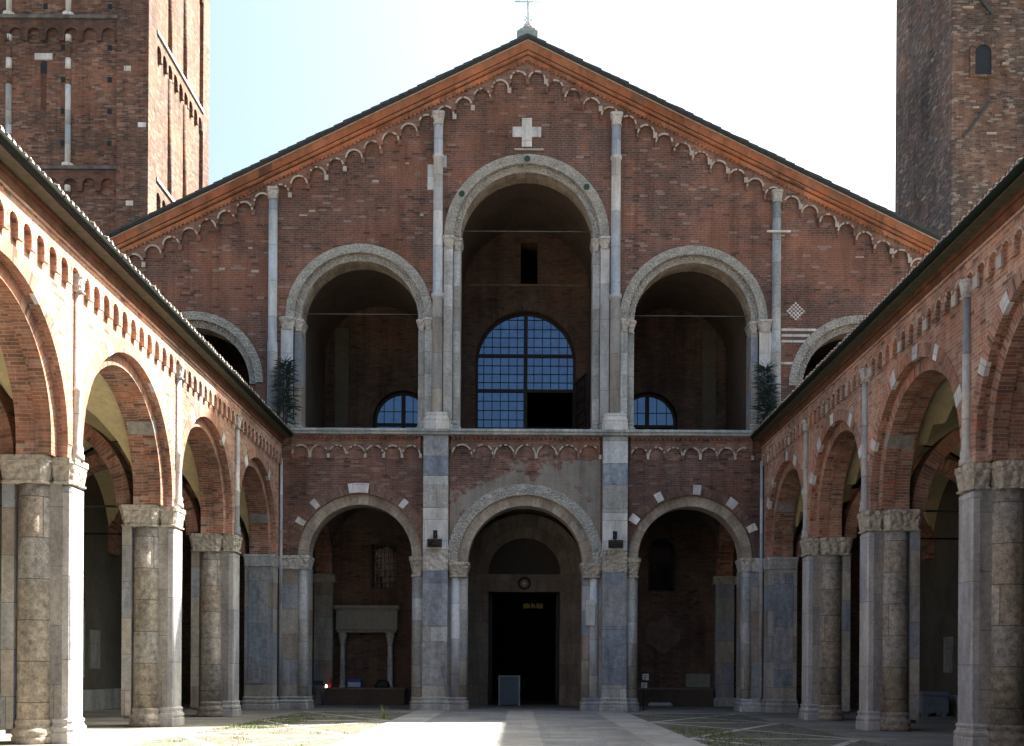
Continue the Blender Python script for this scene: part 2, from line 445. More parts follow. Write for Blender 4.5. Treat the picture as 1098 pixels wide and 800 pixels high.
class MB:
    def __init__(s):
        s.v, s.f, s.uv, s.mi, s.sm, s.mats = [], [], [], [], [], []
    def mat(s, m):
        m = M[m] if isinstance(m, str) else m
        if m not in s.mats:
            s.mats.append(m)
        return s.mats.index(m)
    def face(s, pts, m, uvs=None, smooth=False):
        pts = [Vector(p) for p in pts]
        if uvs is None:
            n = Vector((0, 0, 0))
            for i in range(1, len(pts) - 1):
                n += (pts[i] - pts[0]).cross(pts[i + 1] - pts[0])
            a = [abs(x) for x in n]
            if a[2] >= a[0] and a[2] >= a[1]:
                uvs = [(p.x, p.y) for p in pts]
            elif a[1] >= a[0]:
                uvs = [(p.x, p.z) for p in pts]
            else:
                uvs = [(p.y, p.z) for p in pts]
        b = len(s.v)
        s.v += pts
        s.f.append(list(range(b, b + len(pts))))
        s.uv.append(list(uvs))
        s.mi.append(s.mat(m))
        s.sm.append(smooth)
    def hexa(s, p, m):                         # p: bottom 4 ccw, top 4 ccw
        for q in ((3, 2, 1, 0), (4, 5, 6, 7), (0, 1, 5, 4), (1, 2, 6, 5), (2, 3, 7, 6), (3, 0, 4, 7)):
            s.face([p[i] for i in q], m)
    def box(s, x0, x1, y0, y1, z0, z1, m):
        s.hexa([(x0, y0, z0), (x1, y0, z0), (x1, y1, z0), (x0, y1, z0),
                (x0, y0, z1), (x1, y0, z1), (x1, y1, z1), (x0, y1, z1)], m)
    def build(s, name, parent=None, origin=None, bevel=0.0):
        me = bpy.data.meshes.new(name)
        bm = bmesh.new()
        uvl = bm.loops.layers.uv.new('UVMap')
        vs = [bm.verts.new(p) for p in s.v]
        for f, uv, mi, sm in zip(s.f, s.uv, s.mi, s.sm):
            try:
                bf = bm.faces.new([vs[i] for i in f])
            except ValueError:
                continue
            bf.material_index = mi
            bf.smooth = sm
            for l, t in zip(bf.loops, uv):
                l[uvl].uv = t
        bmesh.ops.remove_doubles(bm, verts=bm.verts, dist=0.0004)
        bmesh.ops.recalc_face_normals(bm, faces=bm.faces)
        if origin is None:
            xs = [v.co.x for v in bm.verts]; ys = [v.co.y for v in bm.verts]; zs = [v.co.z for v in bm.verts]
            origin = Vector(((min(xs) + max(xs)) / 2, (min(ys) + max(ys)) / 2, min(zs)))
        origin = Vector(origin)
        bmesh.ops.translate(bm, verts=bm.verts, vec=-origin)
        bm.to_mesh(me)
        bm.free()
        for m in s.mats:
            me.materials.append(m)
        o = bpy.data.objects.new(name, me)
        COL.objects.link(o)
        if parent is not None:
            o.parent = parent
            o.location = origin - WO[parent.name]
        else:
            o.location = origin
        WO[o.name] = origin.copy()
        if bevel:
            bv = o.modifiers.new('bevel', 'BEVEL')
            bv.width = bevel
            bv.segments = 1
            bv.limit_method = 'ANGLE'
        return o

def tag(o, label=None, cat=None, group=None, kind=None):
    if label: o['label'] = label
    if cat: o['category'] = cat
    if group: o['group'] = group
    if kind: o['kind'] = kind
    return o

def root(name, loc, label, cat, group=None):
    o = bpy.data.objects.new(name, None)
    o.empty_display_size = 0.3
    COL.objects.link(o)
    o.location = loc
    WO[o.name] = Vector(loc)
    return tag(o, label, cat, group)

def copy_part(o, parent, delta):
    """copy of a part with copies of its sub-parts, moved by delta"""
    c = o.copy()
    COL.objects.link(c)
    c.parent = parent
    c.location = o.location + Vector(delta)
    WO[c.name] = WO[o.name] + Vector(delta)
    for ch in list(o.children):
        d = ch.copy()
        COL.objects.link(d)
        d.parent = c
    return c

class Fr:
    def __init__(s, o, u, n):
        s.o, s.u, s.n = Vector(o), Vector(u), Vector(n)
    def P(s, u, w, z):
        return s.o + s.u * u + s.n * w + Vector((0, 0, z))
    def box(s, mb, u0, u1, w0, w1, z0, z1, m):
        P = s.P
        mb.hexa([P(u0, w0, z0), P(u1, w0, z0), P(u1, w1, z0), P(u0, w1, z0),
                 P(u0, w0, z1), P(u1, w0, z1), P(u1, w1, z1), P(u0, w1, z1)], m)
    def strip(s, mb, seg, w0, w1, mf, ms=None, caps=(True, True), top=True, back=True, bot=True):
        """seg: list of (u, lo, hi): a slab between the profiles lo(u) and hi(u)"""
        ms = ms or mf
        P = s.P
        t = 0.0
        for (ua, la, ha), (ub, lb, hb) in zip(seg[:-1], seg[1:]):
            mb.face([P(ua, w0, la), P(ub, w0, lb), P(ub, w0, hb), P(ua, w0, ha)], mf, [(ua, la), (ub, lb), (ub, hb), (ua, ha)])
            if back:
                mb.face([P(ua, w1, la), P(ub, w1, lb), P(ub, w1, hb), P(ua, w1, ha)], mf, [(ua, la), (ub, lb), (ub, hb), (ua, ha)])
            d = math.hypot(ub - ua, lb - la)
            if bot:
                mb.face([P(ua, w0, la), P(ub, w0, lb), P(ub, w1, lb), P(ua, w1, la)], ms, [(w0, t), (w0, t + d), (w1, t + d), (w1, t)])
            if top:
                mb.face([P(ua, w0, ha), P(ub, w0, hb), P(ub, w1, hb), P(ua, w1, ha)], mf, [(ua, w0), (ub, w0), (ub, w1), (ua, w1)])
            t += d
        for k, on in ((0, caps[0]), (-1, caps[1])):
            if on:
                u, l, h = seg[k]
                mb.face([P(u, w0, l), P(u, w1, l), P(u, w1, h), P(u, w0, h)], mf, [(w0, l), (w1, l), (w1, h), (w0, h)])
    def ring(s, mb, c, sp, r0, r1, w0, w1, m, ms=None, a0=0.0, a1=180.0, n=28, ends=False):
        ms = ms or m
        P = s.P
        def Q(r, a, w):
            return P(c + r * math.cos(a), w, sp + r * math.sin(a))
        for i in range(n):
            a = R(a0 + (a1 - a0) * i / n); b = R(a0 + (a1 - a0) * (i + 1) / n)
            ta, tb = a * r0, b * r0
            mb.face([Q(r0, a, w0), Q(r1, a, w0), Q(r1, b, w0), Q(r0, b, w0)], m, [(r0, ta), (r1, ta), (r1, tb), (r0, tb)])
            mb.face([Q(r0, a, w1), Q(r1, a, w1), Q(r1, b, w1), Q(r0, b, w1)], m, [(r0, ta), (r1, ta), (r1, tb), (r0, tb)])
            mb.face([Q(r0, a, w0), Q(r0, b, w0), Q(r0, b, w1), Q(r0, a, w1)], ms, [(w0, ta), (w0, tb), (w1, tb), (w1, ta)])
            mb.face([Q(r1, a, w0), Q(r1, b, w0), Q(r1, b, w1), Q(r1, a, w1)], m, [(w0, ta), (w0, tb), (w1, tb), (w1, ta)])
        for a in (() if ends else (R(a0), R(a1))):
            mb.face([Q(r0, a, w0), Q(r1, a, w0), Q(r1, a, w1), Q(r0, a, w1)], m)

def arch_seg(c, r, sp, hi, n=28):
    out = []
    for i in range(n + 1):
        u = c - r * math.cos(PI * i / n)
        out.append((u, sp + math.sqrt(max(0.0, r * r - (u - c) ** 2)), hi(u) if callable(hi) else hi))
    return out

def lathe(mb, cx, cy, prof, m, n=20, a0=0.0, a1=360.0, smooth=True):
    full = abs(a1 - a0) >= 359.9
    for (r0, z0), (r1, z1) in zip(prof[:-1], prof[1:]):
        for i in range(n):
            a = R(a0 + (a1 - a0) * i / n); b = R(a0 + (a1 - a0) * (i + 1) / n)
            rr = max(r0, r1)
            mb.face([(cx + r0 * math.cos(a), cy + r0 * math.sin(a), z0), (cx + r0 * math.cos(b), cy + r0 * math.sin(b), z0),
                     (cx + r1 * math.cos(b), cy + r1 * math.sin(b), z1), (cx + r1 * math.cos(a), cy + r1 * math.sin(a), z1)], m,
                    [(a * rr, z0), (b * rr, z0), (b * rr, z1), (a * rr, z1)], smooth)
    for r, z in (prof[0], prof[-1]):
        if r > 0.001 and full:
            mb.face([(cx + r * math.cos(2 * PI * i / n), cy + r * math.sin(2 * PI * i / n), z) for i in range(n)], m)

def loft(mb, x0, x1, y0, y1, prof, m, ch=0.06):
    """stack of chamfered rectangles: prof = [(outset, z)...]"""
    rings = []
    for o, z in prof:
        a, b, c, d = x0 - o, x1 + o, y0 - o, y1 + o
        h = min(ch + max(o, 0) * 0.4, (b - a) / 2.2, (d - c) / 2.2)
        rings.append([Vector(p) for p in ((a + h, c, z), (b - h, c, z), (b, c + h, z), (b, d - h, z), (b - h, d, z), (a + h, d, z), (a, d - h, z), (a, c + h, z))])
    for A, B in zip(rings[:-1], rings[1:]):
        for i in range(8):
            j = (i + 1) % 8
            mb.face([A[i], A[j], B[j], B[i]], m)
    mb.face(rings[0], m)
    mb.face(rings[-1], m)

def frbox_xy(fr, u0, u1, w0, w1):
    a, b = fr.P(u0, w0, 0), fr.P(u1, w1, 0)
    return min(a.x, b.x), max(a.x, b.x), min(a.y, b.y), max(a.y, b.y)

def base_prof(z0, z1):
    h = z1 - z0
    return [(0.10, z0), (0.10, z0 + h * 0.42), (0.075, z0 + h * 0.45), (0.095, z0 + h * 0.55), (0.095, z0 + h * 0.64), (0.05, z0 + h * 0.70),
            (0.035, z0 + h * 0.80), (0.06, z0 + h * 0.88), (0.05, z0 + h * 0.95), (0.0, z1)]

def cap_prof(z0, z1, o=0.14):
    h = z1 - z0
    return [(0.0, z0), (0.045, z0 + h * 0.03), (0.045, z0 + h * 0.10), (0.01, z0 + h * 0.13), (0.03, z0 + h * 0.35), (o * 0.75, z0 + h * 0.72),
            (o * 0.7, z0 + h * 0.76), (o, z0 + h * 0.80), (o, z1)]

def tube(mb, p, q, r, m, n=8, r1=None):
    p, q = Vector(p), Vector(q)
    d = (q - p).normalized()
    a = d.orthogonal().normalized()
    b = d.cross(a)
    r1 = r if r1 is None else r1
    A = [p + (a * math.cos(2 * PI * i / n) + b * math.sin(2 * PI * i / n)) * r for i in range(n)]
    B = [q + (a * math.cos(2 * PI * i / n) + b * math.sin(2 * PI * i / n)) * r1 for i in range(n)]
    for i in range(n):
        j = (i + 1) % n
        mb.face([A[i], A[j], B[j], B[i]], m, None, True)
    mb.face(A, m)
    mb.face(B, m)

# ---------------------------------------------------------------- ground
def sheet(name, polys, z, m, kind='structure'):
    mb = MB()
    for pts in polys:
        mb.face([(x, y, z) for x, y in pts], m, [(x, y) for x, y in pts])
    return tag(mb.build(name), kind=kind)

def rect(x0, x1, y0, y1):
    return [(x0, y0), (x1, y0), (x1, y1), (x0, y1)]

def uvrot(name, polys, z, m):
    mb = MB()
    for pts in polys:
        d = Vector((pts[1][0] - pts[0][0], pts[1][1] - pts[0][1])).normalized()
        o = Vector(pts[0])
        uv = [((Vector(p) - o).dot(d) + o.x, d.x * (p[1] - o.y) - d.y * (p[0] - o.x)) for p in pts]
        mb.face([(x, y, z) for x, y in pts], m, uv)
    return tag(mb.build(name), kind='structure')

sheet('ground', [rect(-400, 400, -300, 500)], 0.0, 'ground')
sheet('courtyard_paving', [rect(-16.2, 16.0, -8, 46.4)], 0.004, 'slabs')
for s in (-1, 1):
    xa, xb = CX + s * 3.85, CX + s * 7.75
    sheet('cobbles', [rect(min(xa, xb), max(xa, xb), 1.0, 37.9)], 0.008, 'cobble')
    # pale stone stripes dividing the cobbles
    polys = []
    ys = [2.0, 9.0, 16.4, 23.9, 31.2, 37.5]
    for y in ys:
        polys.append(rect(min(xa, xb), max(xa, xb), y, y + 0.34))
    for k, (ya, yb) in enumerate(zip(ys[:-1], ys[1:])):
        ya += 0.34
        a, b = (xa, xb)
        dx = s * 0.24
        zs = 0.015 + 0
        polys.append([(a, ya), (a + dx, ya), (b, yb), (b - dx, yb)])
    uvrot('stone_stripes', polys, 0.012, 'stripe')
    polys = []
    for k, (ya, yb) in enumerate(zip(ys[:-1], ys[1:])):
        ya += 0.34
        polys.append([(xb - s * 0.24, ya), (xb, ya), (xa + s * 0.24, yb), (xa, yb)])
    uvrot('stone_stripes', polys, 0.0155, 'stripe')
sheet('path', [rect(CX - 3.85, CX + 3.85, -8, 39.6)], 0.018, 'path')
sheet('path_border', [rect(CX - 3.85, CX - 2.75, -8, 39.4), rect(CX + 2.75, CX + 3.85, -8, 39.4)], 0.022, 'path_edge')
sheet('path_strip', [rect(CX - 0.45, CX + 0.47, -8, 39.2)], 0.022, 'path_mid')

# ---------------------------------------------------------------- the basilica front
church = root('basilica', (0, 43, 0), 'broad red brick church front with low gable and tall open arches between the towers', 'church')
F = Fr((0, 40, 0), (1, 0, 0), (0, 1, 0))
LC, LR = 6.28, 2.0            # lower side arches
CR = 2.21                     # lower centre arch
SPL, SPC = 5.84, 5.62

def gable(u):
    return 24.60 - 0.483 * abs(u)

# lower front wall, two layers (the inner one carries the smaller arches)
mb = MB()
H1 = 10.42
xl, xr = CX - 9.2, CX + 9.2
def lower(w0, w1, d, m):
    a = LR + d; c = CR + d
    F.strip(mb, [(xl, SPL, H1), (-LC - a, SPL, H1)], w0, w1, m, caps=(True, True))
    F.strip(mb, arch_seg(-LC, a, SPL, H1), w0, w1, m, 'voussoir_dark', (False, False))
    F.strip(mb, [(-LC + a, SPC, H1), (-c, SPC, H1)], w0, w1, m)
    F.strip(mb, arch_seg(0, c, SPC, H1), w0, w1, m, 'voussoir_dark', (False, False))
    F.strip(mb, [(c, SPC, H1), (LC - a, SPC, H1)], w0, w1, m)
    F.strip(mb, arch_seg(LC, a, SPL, H1), w0, w1, m, 'voussoir_dark', (False, False))
    F.strip(mb, [(LC + a, SPL, H1), (xr, SPL, H1)], w0, w1, m)
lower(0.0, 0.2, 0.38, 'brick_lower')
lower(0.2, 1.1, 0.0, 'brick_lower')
mb.build('lower_wall', church)

# archivolts of the lower arches
def archivolt(c, sp, r, d, face, inner, rw, wo=-0.04, whites=(), half=7.0, wlen=0.5, name='archivolt', soff=None):
    mb = MB()
    F.ring(mb, c, sp, r - 0.025, r + d + 0.02, 0.15, 0.62, inner, soff or inner)
    F.ring(mb, c, sp, r + d - 0.02, r + d + rw, wo, 0.12, face)
    o = mb.build(name, church)
    for a in whites:
        aa, hw = (a if isinstance(a, tuple) else (a, half))
        wb = MB()
        F.ring(wb, c, sp, r + d + 0.02, r + d + 0.02 + wlen, wo - 0.03, 0.10, 'white_stone', a0=aa - hw / 2, a1=aa + hw / 2, n=4)
        wb.build('white_voussoir', o)
    return o
archivolt(-LC, SPL, LR, 0.38, 'brick_ring_dark', 'voussoir_dark', 0.36, whites=((91, 17), (131, 5), (50, 5), (150, 5)), wlen=0.36)
archivolt(LC, SPL, LR, 0.38, 'brick_ring_dark', 'voussoir_dark', 0.30, whites=((85, 6.5), (118, 6), (146, 6.5), (53, 8), (26, 6)), wlen=0.36)
archivolt(0, SPC, CR, 0.38, 'voussoir', 'voussoir_dark', 0.40)

# wall field over the centre arch with remains of plaster
mb = MB()
seg = []
for i in range(61):
    u = -2.85 + 5.7 * i / 60
    r_ = CR + .38 + .38
    seg.append((u, SPC + math.sqrt(max(0.0, r_ * r_ - u * u)) if abs(u) < r_ else SPC, 9.62))
F.strip(mb, seg, -0.012, 0.02, 'brick_plastered')
mb.build('plastered_field', church)

# Lombard bands
def lombard(mb, tb, fr, u0, u1, n, z_sp, r_f, w, z_top, hang, m='brick', rim='rim', inside=None, base=None, drop=0.9, slope=None, rimw=0.055, rimp=.6):
    pitch = (u1 - u0) / n
    r = pitch * r_f
    for k in range(n):
        c = u0 + pitch * (k + .5)
        zs = z_sp if slope is None else z_sp(c)
        hi = z_top if slope is None else None
        ht = (lambda u: z_top) if slope is None else z_top
        a, b = c - pitch / 2, c + pitch / 2
        hl = hang
        fr.strip(mb, [(a, zs - hl, ht(a)), (c - r, zs - hl, ht(c - r))], -w, 0.03, m)
        fr.strip(mb, [(c + r, zs - hl, ht(c + r)), (b, zs - hl, ht(b))], -w, 0.03, m)
        fr.strip(mb, arch_seg(c, r, zs, ht, 10), -w, 0.03, m, inside or m, (False, False))
        if tb is not None:
            for i in range(12):
                fr.ring(tb, c, zs, r - 0.012, r + rimw, -w - 0.014, -w + 0.02, rim if rnd.random() < rimp else m, a0=15 * i, a1=15 * (i + 1), n=1, ends=True)
            fr.box(tb, b - (pitch / 2 - r) * 1.15, b + (pitch / 2 - r) * 1.15, -w - 0.016, -w + 0.03, zs - hl - 0.03, zs + .004, rim if rnd.random() < rimp * .8 else m)

for (a, b, n) in ((-8.87, -3.98, 6), (-2.82, 2.82, 7), (3.98, 8.6, 6)):
    mb, tb = MB(), MB()
    lombard(mb, tb, F, a, b, n + (1 if n == 6 else 0), 9.70, 0.44, 0.09, 10.2, 0.12, 'brick_warm', 'rim', rimw=.042, rimp=.6)
    o = mb.build('corbel_table', church)
    tb.build('corbel_trim', o)
    mb = MB()
    k = int((b - a) / 0.17)
    F.box(mb, a, b, -0.12, 0.0, 10.2, 10.26, 'brick_warm')
    F.box(mb, a, b, -0.11, 0.0, 10.26, 10.34, 'brick')
    seg = []
    for i in range(k):
        u = a + 0.17 * (i + .3)
        seg += [(u, 10.325, 10.338), (u, 10.262, 10.338), (u + .09, 10.262, 10.338), (u + .09, 10.325, 10.338)]
    F.strip(mb, seg, -0.19, -0.108, 'brick_warm')
    F.box(mb, a, b, -0.20, 0.0, 10.34, 10.40, 'brick_warm')
    mb.build('dentil_course', church)
# recessed red fields show behind the little arches
for (a, b) in ((-8.87, -3.98), (-2.82, 2.82), (3.98, 8.6)):
    n = 7
    p = (b - a) / n
    for k in range(n):
        if rnd.random() < .75:
            c = a + p * (k + .5)
            mb = MB()
            F.strip(mb, [(c - .34, 9.55, 9.60), (c - .30, 9.52, 9.92), (c, 9.5, 10.06), (c + .30, 9.54, 9.92), (c + .34, 9.57, 9.6)], -0.022, 0.01, 'brick_warm')
            mb.build('arch_field', church)

# ledge
mb = MB()
F.box(mb, xl + .04, xr - .04, -0.34, 0.02, 10.40, 10.58, 'ledge')
F.box(mb, xl + .04, xr - .04, -0.40, -0.10, 10.50, 10.61, 'ledge')
mb.build('ledge', church, bevel=0.02)

# ---- lower piers
def pilaster(mb, u0, u1, w0, w1, blocks):
    for z0, z1, m in blocks:
        F.box(mb, u0, u1, w0 + rnd.uniform(0, .006), w1, z0, z1 - 0.006, m)

def lathe_f(mb, u, w, prof, m, n=18):
    p = F.P(u, w, 0)
    lathe(mb, p.x, p.y, prof, m, n)

def loft_f(mb, u0, u1, w0, w1, prof, m, ch=0.05):
    loft(mb, *frbox_xy(F, u0, u1, w0, w1), prof, m, ch)

for s in (-1, 1):
    ua, ub = sorted((s * 4.30, s * 2.20))
    mb = MB()
    F.box(mb, ua, ub, 0.16, 1.08, 0.3, SPC - 0.02, 'blocks')
    pier = mb.build('pier', church)
    mb = MB()
    c = s * 3.39
    if s < 0:
        bl = [(0.5, .95, 'blocks'), (.95, 2.6, 'grey_blue'), (2.6, 3.15, 'jamb'), (3.15, 5.28, 'grey_blue'), (5.28, 6.08, 'carved_pale'), (6.08, 7.65, 'white_stone'),
              (7.65, 8.85, 'jamb'), (8.85, 10.40, 'grey_blue')]
    else:
        bl = [(0.5, 1.0, 'jamb'), (1.0, 3.1, 'grey_blue'), (3.1, 5.25, 'grey_blue'), (5.25, 6.08, 'carved'), (6.08, 7.5, 'white_stone'), (7.5, 8.55, 'jamb'),
              (8.55, 9.35, 'grey_blue'), (9.35, 10.40, 'jamb')]
    pilaster(mb, c - .47, c + .47, -0.24, 0.15, bl)
    mb.build('pilaster', pier, bevel=0.012)
    for (u, r, m) in ((s * 4.02, .27, 'jamb'), (s * 2.62, .21, 'pale_col'), (s * 2.36, .19, 'blocks')):
        mb = MB()
        lathe_f(mb, u, 0.20, [(r * 1.04, .4), (r, 2.5), (r * .97, 5.05)], m)
        mb.build('half_column', pier)
    for (a, b) in ((4.32, 3.88), (2.88, 2.18)):
        a, b = sorted((s * a, s * b))
        mb = MB()
        loft_f(mb, a + .05, b - .05, -0.02, 1.0, cap_prof(5.05, SPC + (0.2 if abs(a + b) > 7 else 0.0), 0.13), 'carved')
        mb.build('capital', pier)
    mb = MB()
    loft_f(mb, c - .47, c + .47, -0.24, 0.5, base_prof(0, .52), 'jamb')
    for (a, b) in ((4.26, 3.9), (2.86, 2.24)):
        a, b = sorted((s * a, s * b))
        loft_f(mb, a, b, -0.05, 1.05, base_prof(0, .50), 'blocks')
    mb.build('pier_base', pier)
    # corner pier beside the arcade
    ua, ub = sorted((s * 8.26, (CX + s * 9.2)))
    mb = MB()
    F.box(mb, ua, ub, 0.05, 1.08, 0.3, SPL - .5, 'blocks')
    cp = mb.build('pier', church)
    mb = MB()
    lathe_f(mb, s * 8.44, 0.16, [(.21, .4), (.20, 3), (.19, 5.32)], 'jamb')
    mb.build('half_column', cp)
    mb = MB()
    a, b = sorted((s * 8.28, CX + s * 9.1))
    loft_f(mb, a, b, -0.0, 1.0, cap_prof(5.32, SPL, 0.1), 'carved_pale')
    mb.build('capital', cp)
    mb = MB()
    loft_f(mb, a, b, -0.02, 1.05, base_prof(0, .5), 'jamb')
    mb.build('pier_base', cp)
for s in (-1, 1):
    u = CX + s * 9.11
    mb = MB()
    lathe_f(mb, u, -.03, [(.07, .55), (.065, 5.3), (.085, 5.32), (.085, 5.7), (.06, 5.72), (.055, 9.5)], 'pale_col', 10)
    mb.build('corner_colonnette', church)
# white marble notice block on the right pier
mb = MB()
F.box(mb, 2.32, 2.66, -0.05, 0.05, 3.25, 4.20, 'white_stone')
mb.build('marble_block', church)

# ---- upper wall
UC, UR, USP = 6.34, 2.25, 14.87
EC, ER, ESP = 12.65, 2.14, 12.4
KR, KSP = 2.55, 17.98
D = 0.25
mb = MB()
def upper(w0, w1, d):
    m = 'brick'
    z0 = 10.41
    e, a, c = ER + d, UR + d, KR + d
    hi = gable
    for sg in (-1, 1):
        def S(seg):
            return seg if sg > 0 else [(-u, l, h) for u, l, h in reversed(seg)]
        F.strip(mb, S([(c, z0, hi(c)), (UC - a, z0, hi(UC - a))]), w0, w1, m)
        F.strip(mb, S(arch_seg(UC, a, USP, hi)), w0, w1, m, 'voussoir_dark', (False, False))
        F.strip(mb, S([(UC + a, z0, hi(UC + a)), (EC - e, z0, hi(EC - e))]), w0, w1, m)
        F.strip(mb, S(arch_seg(EC, e, ESP, hi)), w0, w1, m, 'voussoir_dark', (False, False))
        F.strip(mb, S([(EC + e, z0, hi(EC + e)), (15.6, z0, hi(15.6))]), w0, w1, m)
    F.strip(mb, arch_seg(0, c, KSP, hi), w0, w1, m, 'voussoir_dark', (False, False))
upper(0.0, 0.22, D)
upper(0.22, 1.1, 0.0)
mb.build('upper_wall', church)
for s in (-1, 1):
    archivolt(s * UC, USP, UR, D, 'voussoir', 'voussoir', 0.31, soff='voussoir_dark')
    archivolt(s * EC, ESP, ER, D, 'voussoir', 'voussoir', 0.29, soff='voussoir_dark')
ko = archivolt(0, KSP, KR, D, 'voussoir', 'voussoir', 0.34, soff='voussoir_dark')
for a in (90, 147, 40):
    mb = MB()
    r = KR + D + .15
    p = F.P(r * math.cos(R(a)), 0, KSP + r * math.sin(R(a)))
    tube(mb, (p.x, p.y - .075, p.z), (p.x, p.y + .02, p.z), .11, 'green_disc', 16)
    mb.build('green_disc', ko)

# stone jambs of the loggia
def jamb(name, u0, u1, w0, w1, z0, z1, m, cap=True, base=True, round_=False, capm='carved_pale'):
    a, b = sorted((u0, u1))
    mb = MB()
    if round_:
        lathe_f(mb, (a + b) / 2, (w0 + .17), [((b - a) / 2, z0), ((b - a) / 2, z1 - .45)], m)
    else:
        F.box(mb, a, b, w0, w1, z0, z1 - (.45 if cap else 0), m)
    o = mb.build(name, church)
    if cap:
        mb = MB()
        loft_f(mb, a + .03, b - .03, w0 + .0, w1 - .05, cap_prof(z1 - .47, z1, 0.11), capm)
        mb.build('capital', o)
    if base:
        mb = MB()
        loft_f(mb, a + .03, b - .03, w0, w1 - .05, base_prof(z0, z0 + .55), 'jamb')
        mb.build('pier_base', o)
    return o
Z0 = 10.43
for s in (-1, 1):
    # centre arch
    jamb('loggia_jamb', s * (KR - .02), s * (KR + D - .01), 0.16, 1.0, Z0, KSP, 'jamb')
    jamb('loggia_jamb', s * (KR + D), s * (KR + D + .34), -0.05, 0.9, Z0, KSP, 'jamb' if s < 0 else 'pale_col')
    # side arch, inner side
    jamb('loggia_jamb', s * (UC - UR + .02), s * (UC - UR - D + .01), 0.16, 1.0, Z0, USP, 'jamb')
    jamb('loggia_jamb', s * (UC - UR - D), s * (UC - UR - D - .26), -0.045, 0.9, Z0, USP, 'jamb')
    # side arch, outer side
    jamb('loggia_jamb', s * (UC + UR - .02), s * (UC + UR + D - .01), 0.16, 1.0, Z0, USP, 'blocks')
    jamb('loggia_jamb', s * (UC + UR + D), s * (UC + UR + D + .46), -0.05, 0.9, Z0, USP, 'white_stone' if s > 0 else 'pale_col')
    # stone face between the jambs
    a, b = sorted((s * 3.22, s * 3.62))
    mb = MB()
    F.box(mb, a, b, -0.02, 0.1, Z0, 14.8, 'jamb')
    mb.build('pier_facing', church)
    # tall colonnettes
    u = s * 3.37
    mb = MB()
    lathe_f(mb, u, -0.06, [(.20, 10.6), (.19, 15.6), (.235, 15.62), (.235, 15.78), (.185, 15.8), (.18, 20.9), (.215, 20.92), (.215, 21.02), (.175, 21.04), (.175, 22.15)], 'pale_col')
    co = mb.build('colonnette', church)
    mb = MB()
    loft_f(mb, u - .15, u + .15, -0.2, 0.04, cap_prof(22.15, 22.62, .09), 'carved_pale', .03)
    mb.build('capital', co)
    mb = MB()
    loft_f(mb, u - .38, u + .38, -0.30, 0.05, base_prof(10.6, 11.25), 'white_stone')
    mb.build('pier_base', co)
    u = -9.62 if s < 0 else 9.47
    mb = MB()
    lathe_f(mb, u, -0.05, [(.20, 10.5), (.19, 13.9), (.17, 13.92), (.165, 19.3)], 'pale_col' if s < 0 else 'jamb')
    co = mb.build('colonnette', church)
    mb = MB()
    loft_f(mb, u - .14, u + .14, -0.18, 0.04, cap_prof(19.3, 19.75, .07), 'carved_pale', .03)
    mb.build('capital', co)
# marble patches beside the left tall colonnette
mb = MB()
F.box(mb, -3.78, -3.52, -0.02, 0.05, 19.75, 20.7, 'pale_col')
F.box(mb, -3.24, -3.06, -0.02, 0.05, 20.6, 21.05, 'pale_col')
mb.build('marble_patch', church)

# inlaid cross, little shelf, lozenge, bands
mb = MB()
cx_, cz_, a_, t_ = -0.02, 21.93, 0.54, 0.19
F.box(mb, cx_ - t_, cx_ + t_, -0.05, 0.02, cz_ - a_, cz_ + a_, 'white_stone')
F.box(mb, cx_ - a_, cx_ - t_, -0.05, 0.02, cz_ - t_ + .02, cz_ + t_ + .02, 'white_stone')
F.box(mb, cx_ + t_, cx_ + a_, -0.05, 0.02, cz_ - t_ + .02, cz_ + t_ + .02, 'white_stone')
mb.build('cross_inlay', church)
mb = MB()
F.box(mb, -.5, .62, -0.05, 0.02, 21.26, 21.32, 'jamb')
mb.build('string_course', church)
mb = MB()
c0, z0 = 10.22, 15.22
q = 0.075
for i in range(-4, 5):
    for j in range(-4, 5):
        if abs(i) + abs(j) <= 4:
            p = [(c0 + (i - .5) * q, z0 + (j - .5) * q), (c0 + (i + .5) * q, z0 + (j - .5) * q), (c0 + (i + .5) * q, z0 + (j + .5) * q), (c0 + (i - .5) * q, z0 + (j + .5) * q)]
            mb.face([F.P(u, -0.012, z) for u, z in p], 'white_stone' if (i + j) % 2 == 0 else 'brick')
mb.build('lozenge_inlay', church)
for (a, b, z) in ((9.68, 11.0, 14.47), (9.68, 10.75, 14.25), (9.68, 10.6, 14.03), (9.68, 10.35, 13.2)):
    mb = MB()
    F.box(mb, a, b, -0.02, 0.05, z, z + .09, 'white_stone')
    mb.build('stone_band', church)
mb = MB()
F.box(mb, 9.05, 9.95, -0.30, -0.24, 18.1, 18.17, 'white_stone')
mb.build('tie_anchor', church)

# scattered pale header stones
for i in range(46):
    u = rnd.uniform(-14, 14); z = rnd.uniform(11.5, 23.2)
    if z > gable(u) - 1.2: continue
    bad = any((abs(u - c) < r + .9 and z < sp + r + .8) for c, r, sp in ((0, KR, KSP), (UC, UR, USP), (-UC, UR, USP), (EC, ER, ESP), (-EC, ER, ESP)))
    if bad or abs(abs(u) - 3.37) < .5: continue
    w = rnd.uniform(.1, .32)
    mb = MB()
    F.box(mb, u, u + w, -0.008, 0.03, z, z + rnd.uniform(.05, .1), 'patch_plaster')
    mb.build('header_stone', church)

# rake band of small arches
for s in (-1, 1):
    mb, tb = MB(), MB()
    a, b = (-15.2, 0.0) if s < 0 else (0.0, 15.2)
    lombard(mb, tb, F, a, b, 22, lambda c: gable(c) - 0.52, 0.41, 0.10, lambda u: gable(u) + 0.05, 0.16, 'brick_warm', 'rim', slope=True, rimw=0.05, rimp=.7)
    o = mb.build('corbel_table', church)
    tb.build('corbel_trim', o)

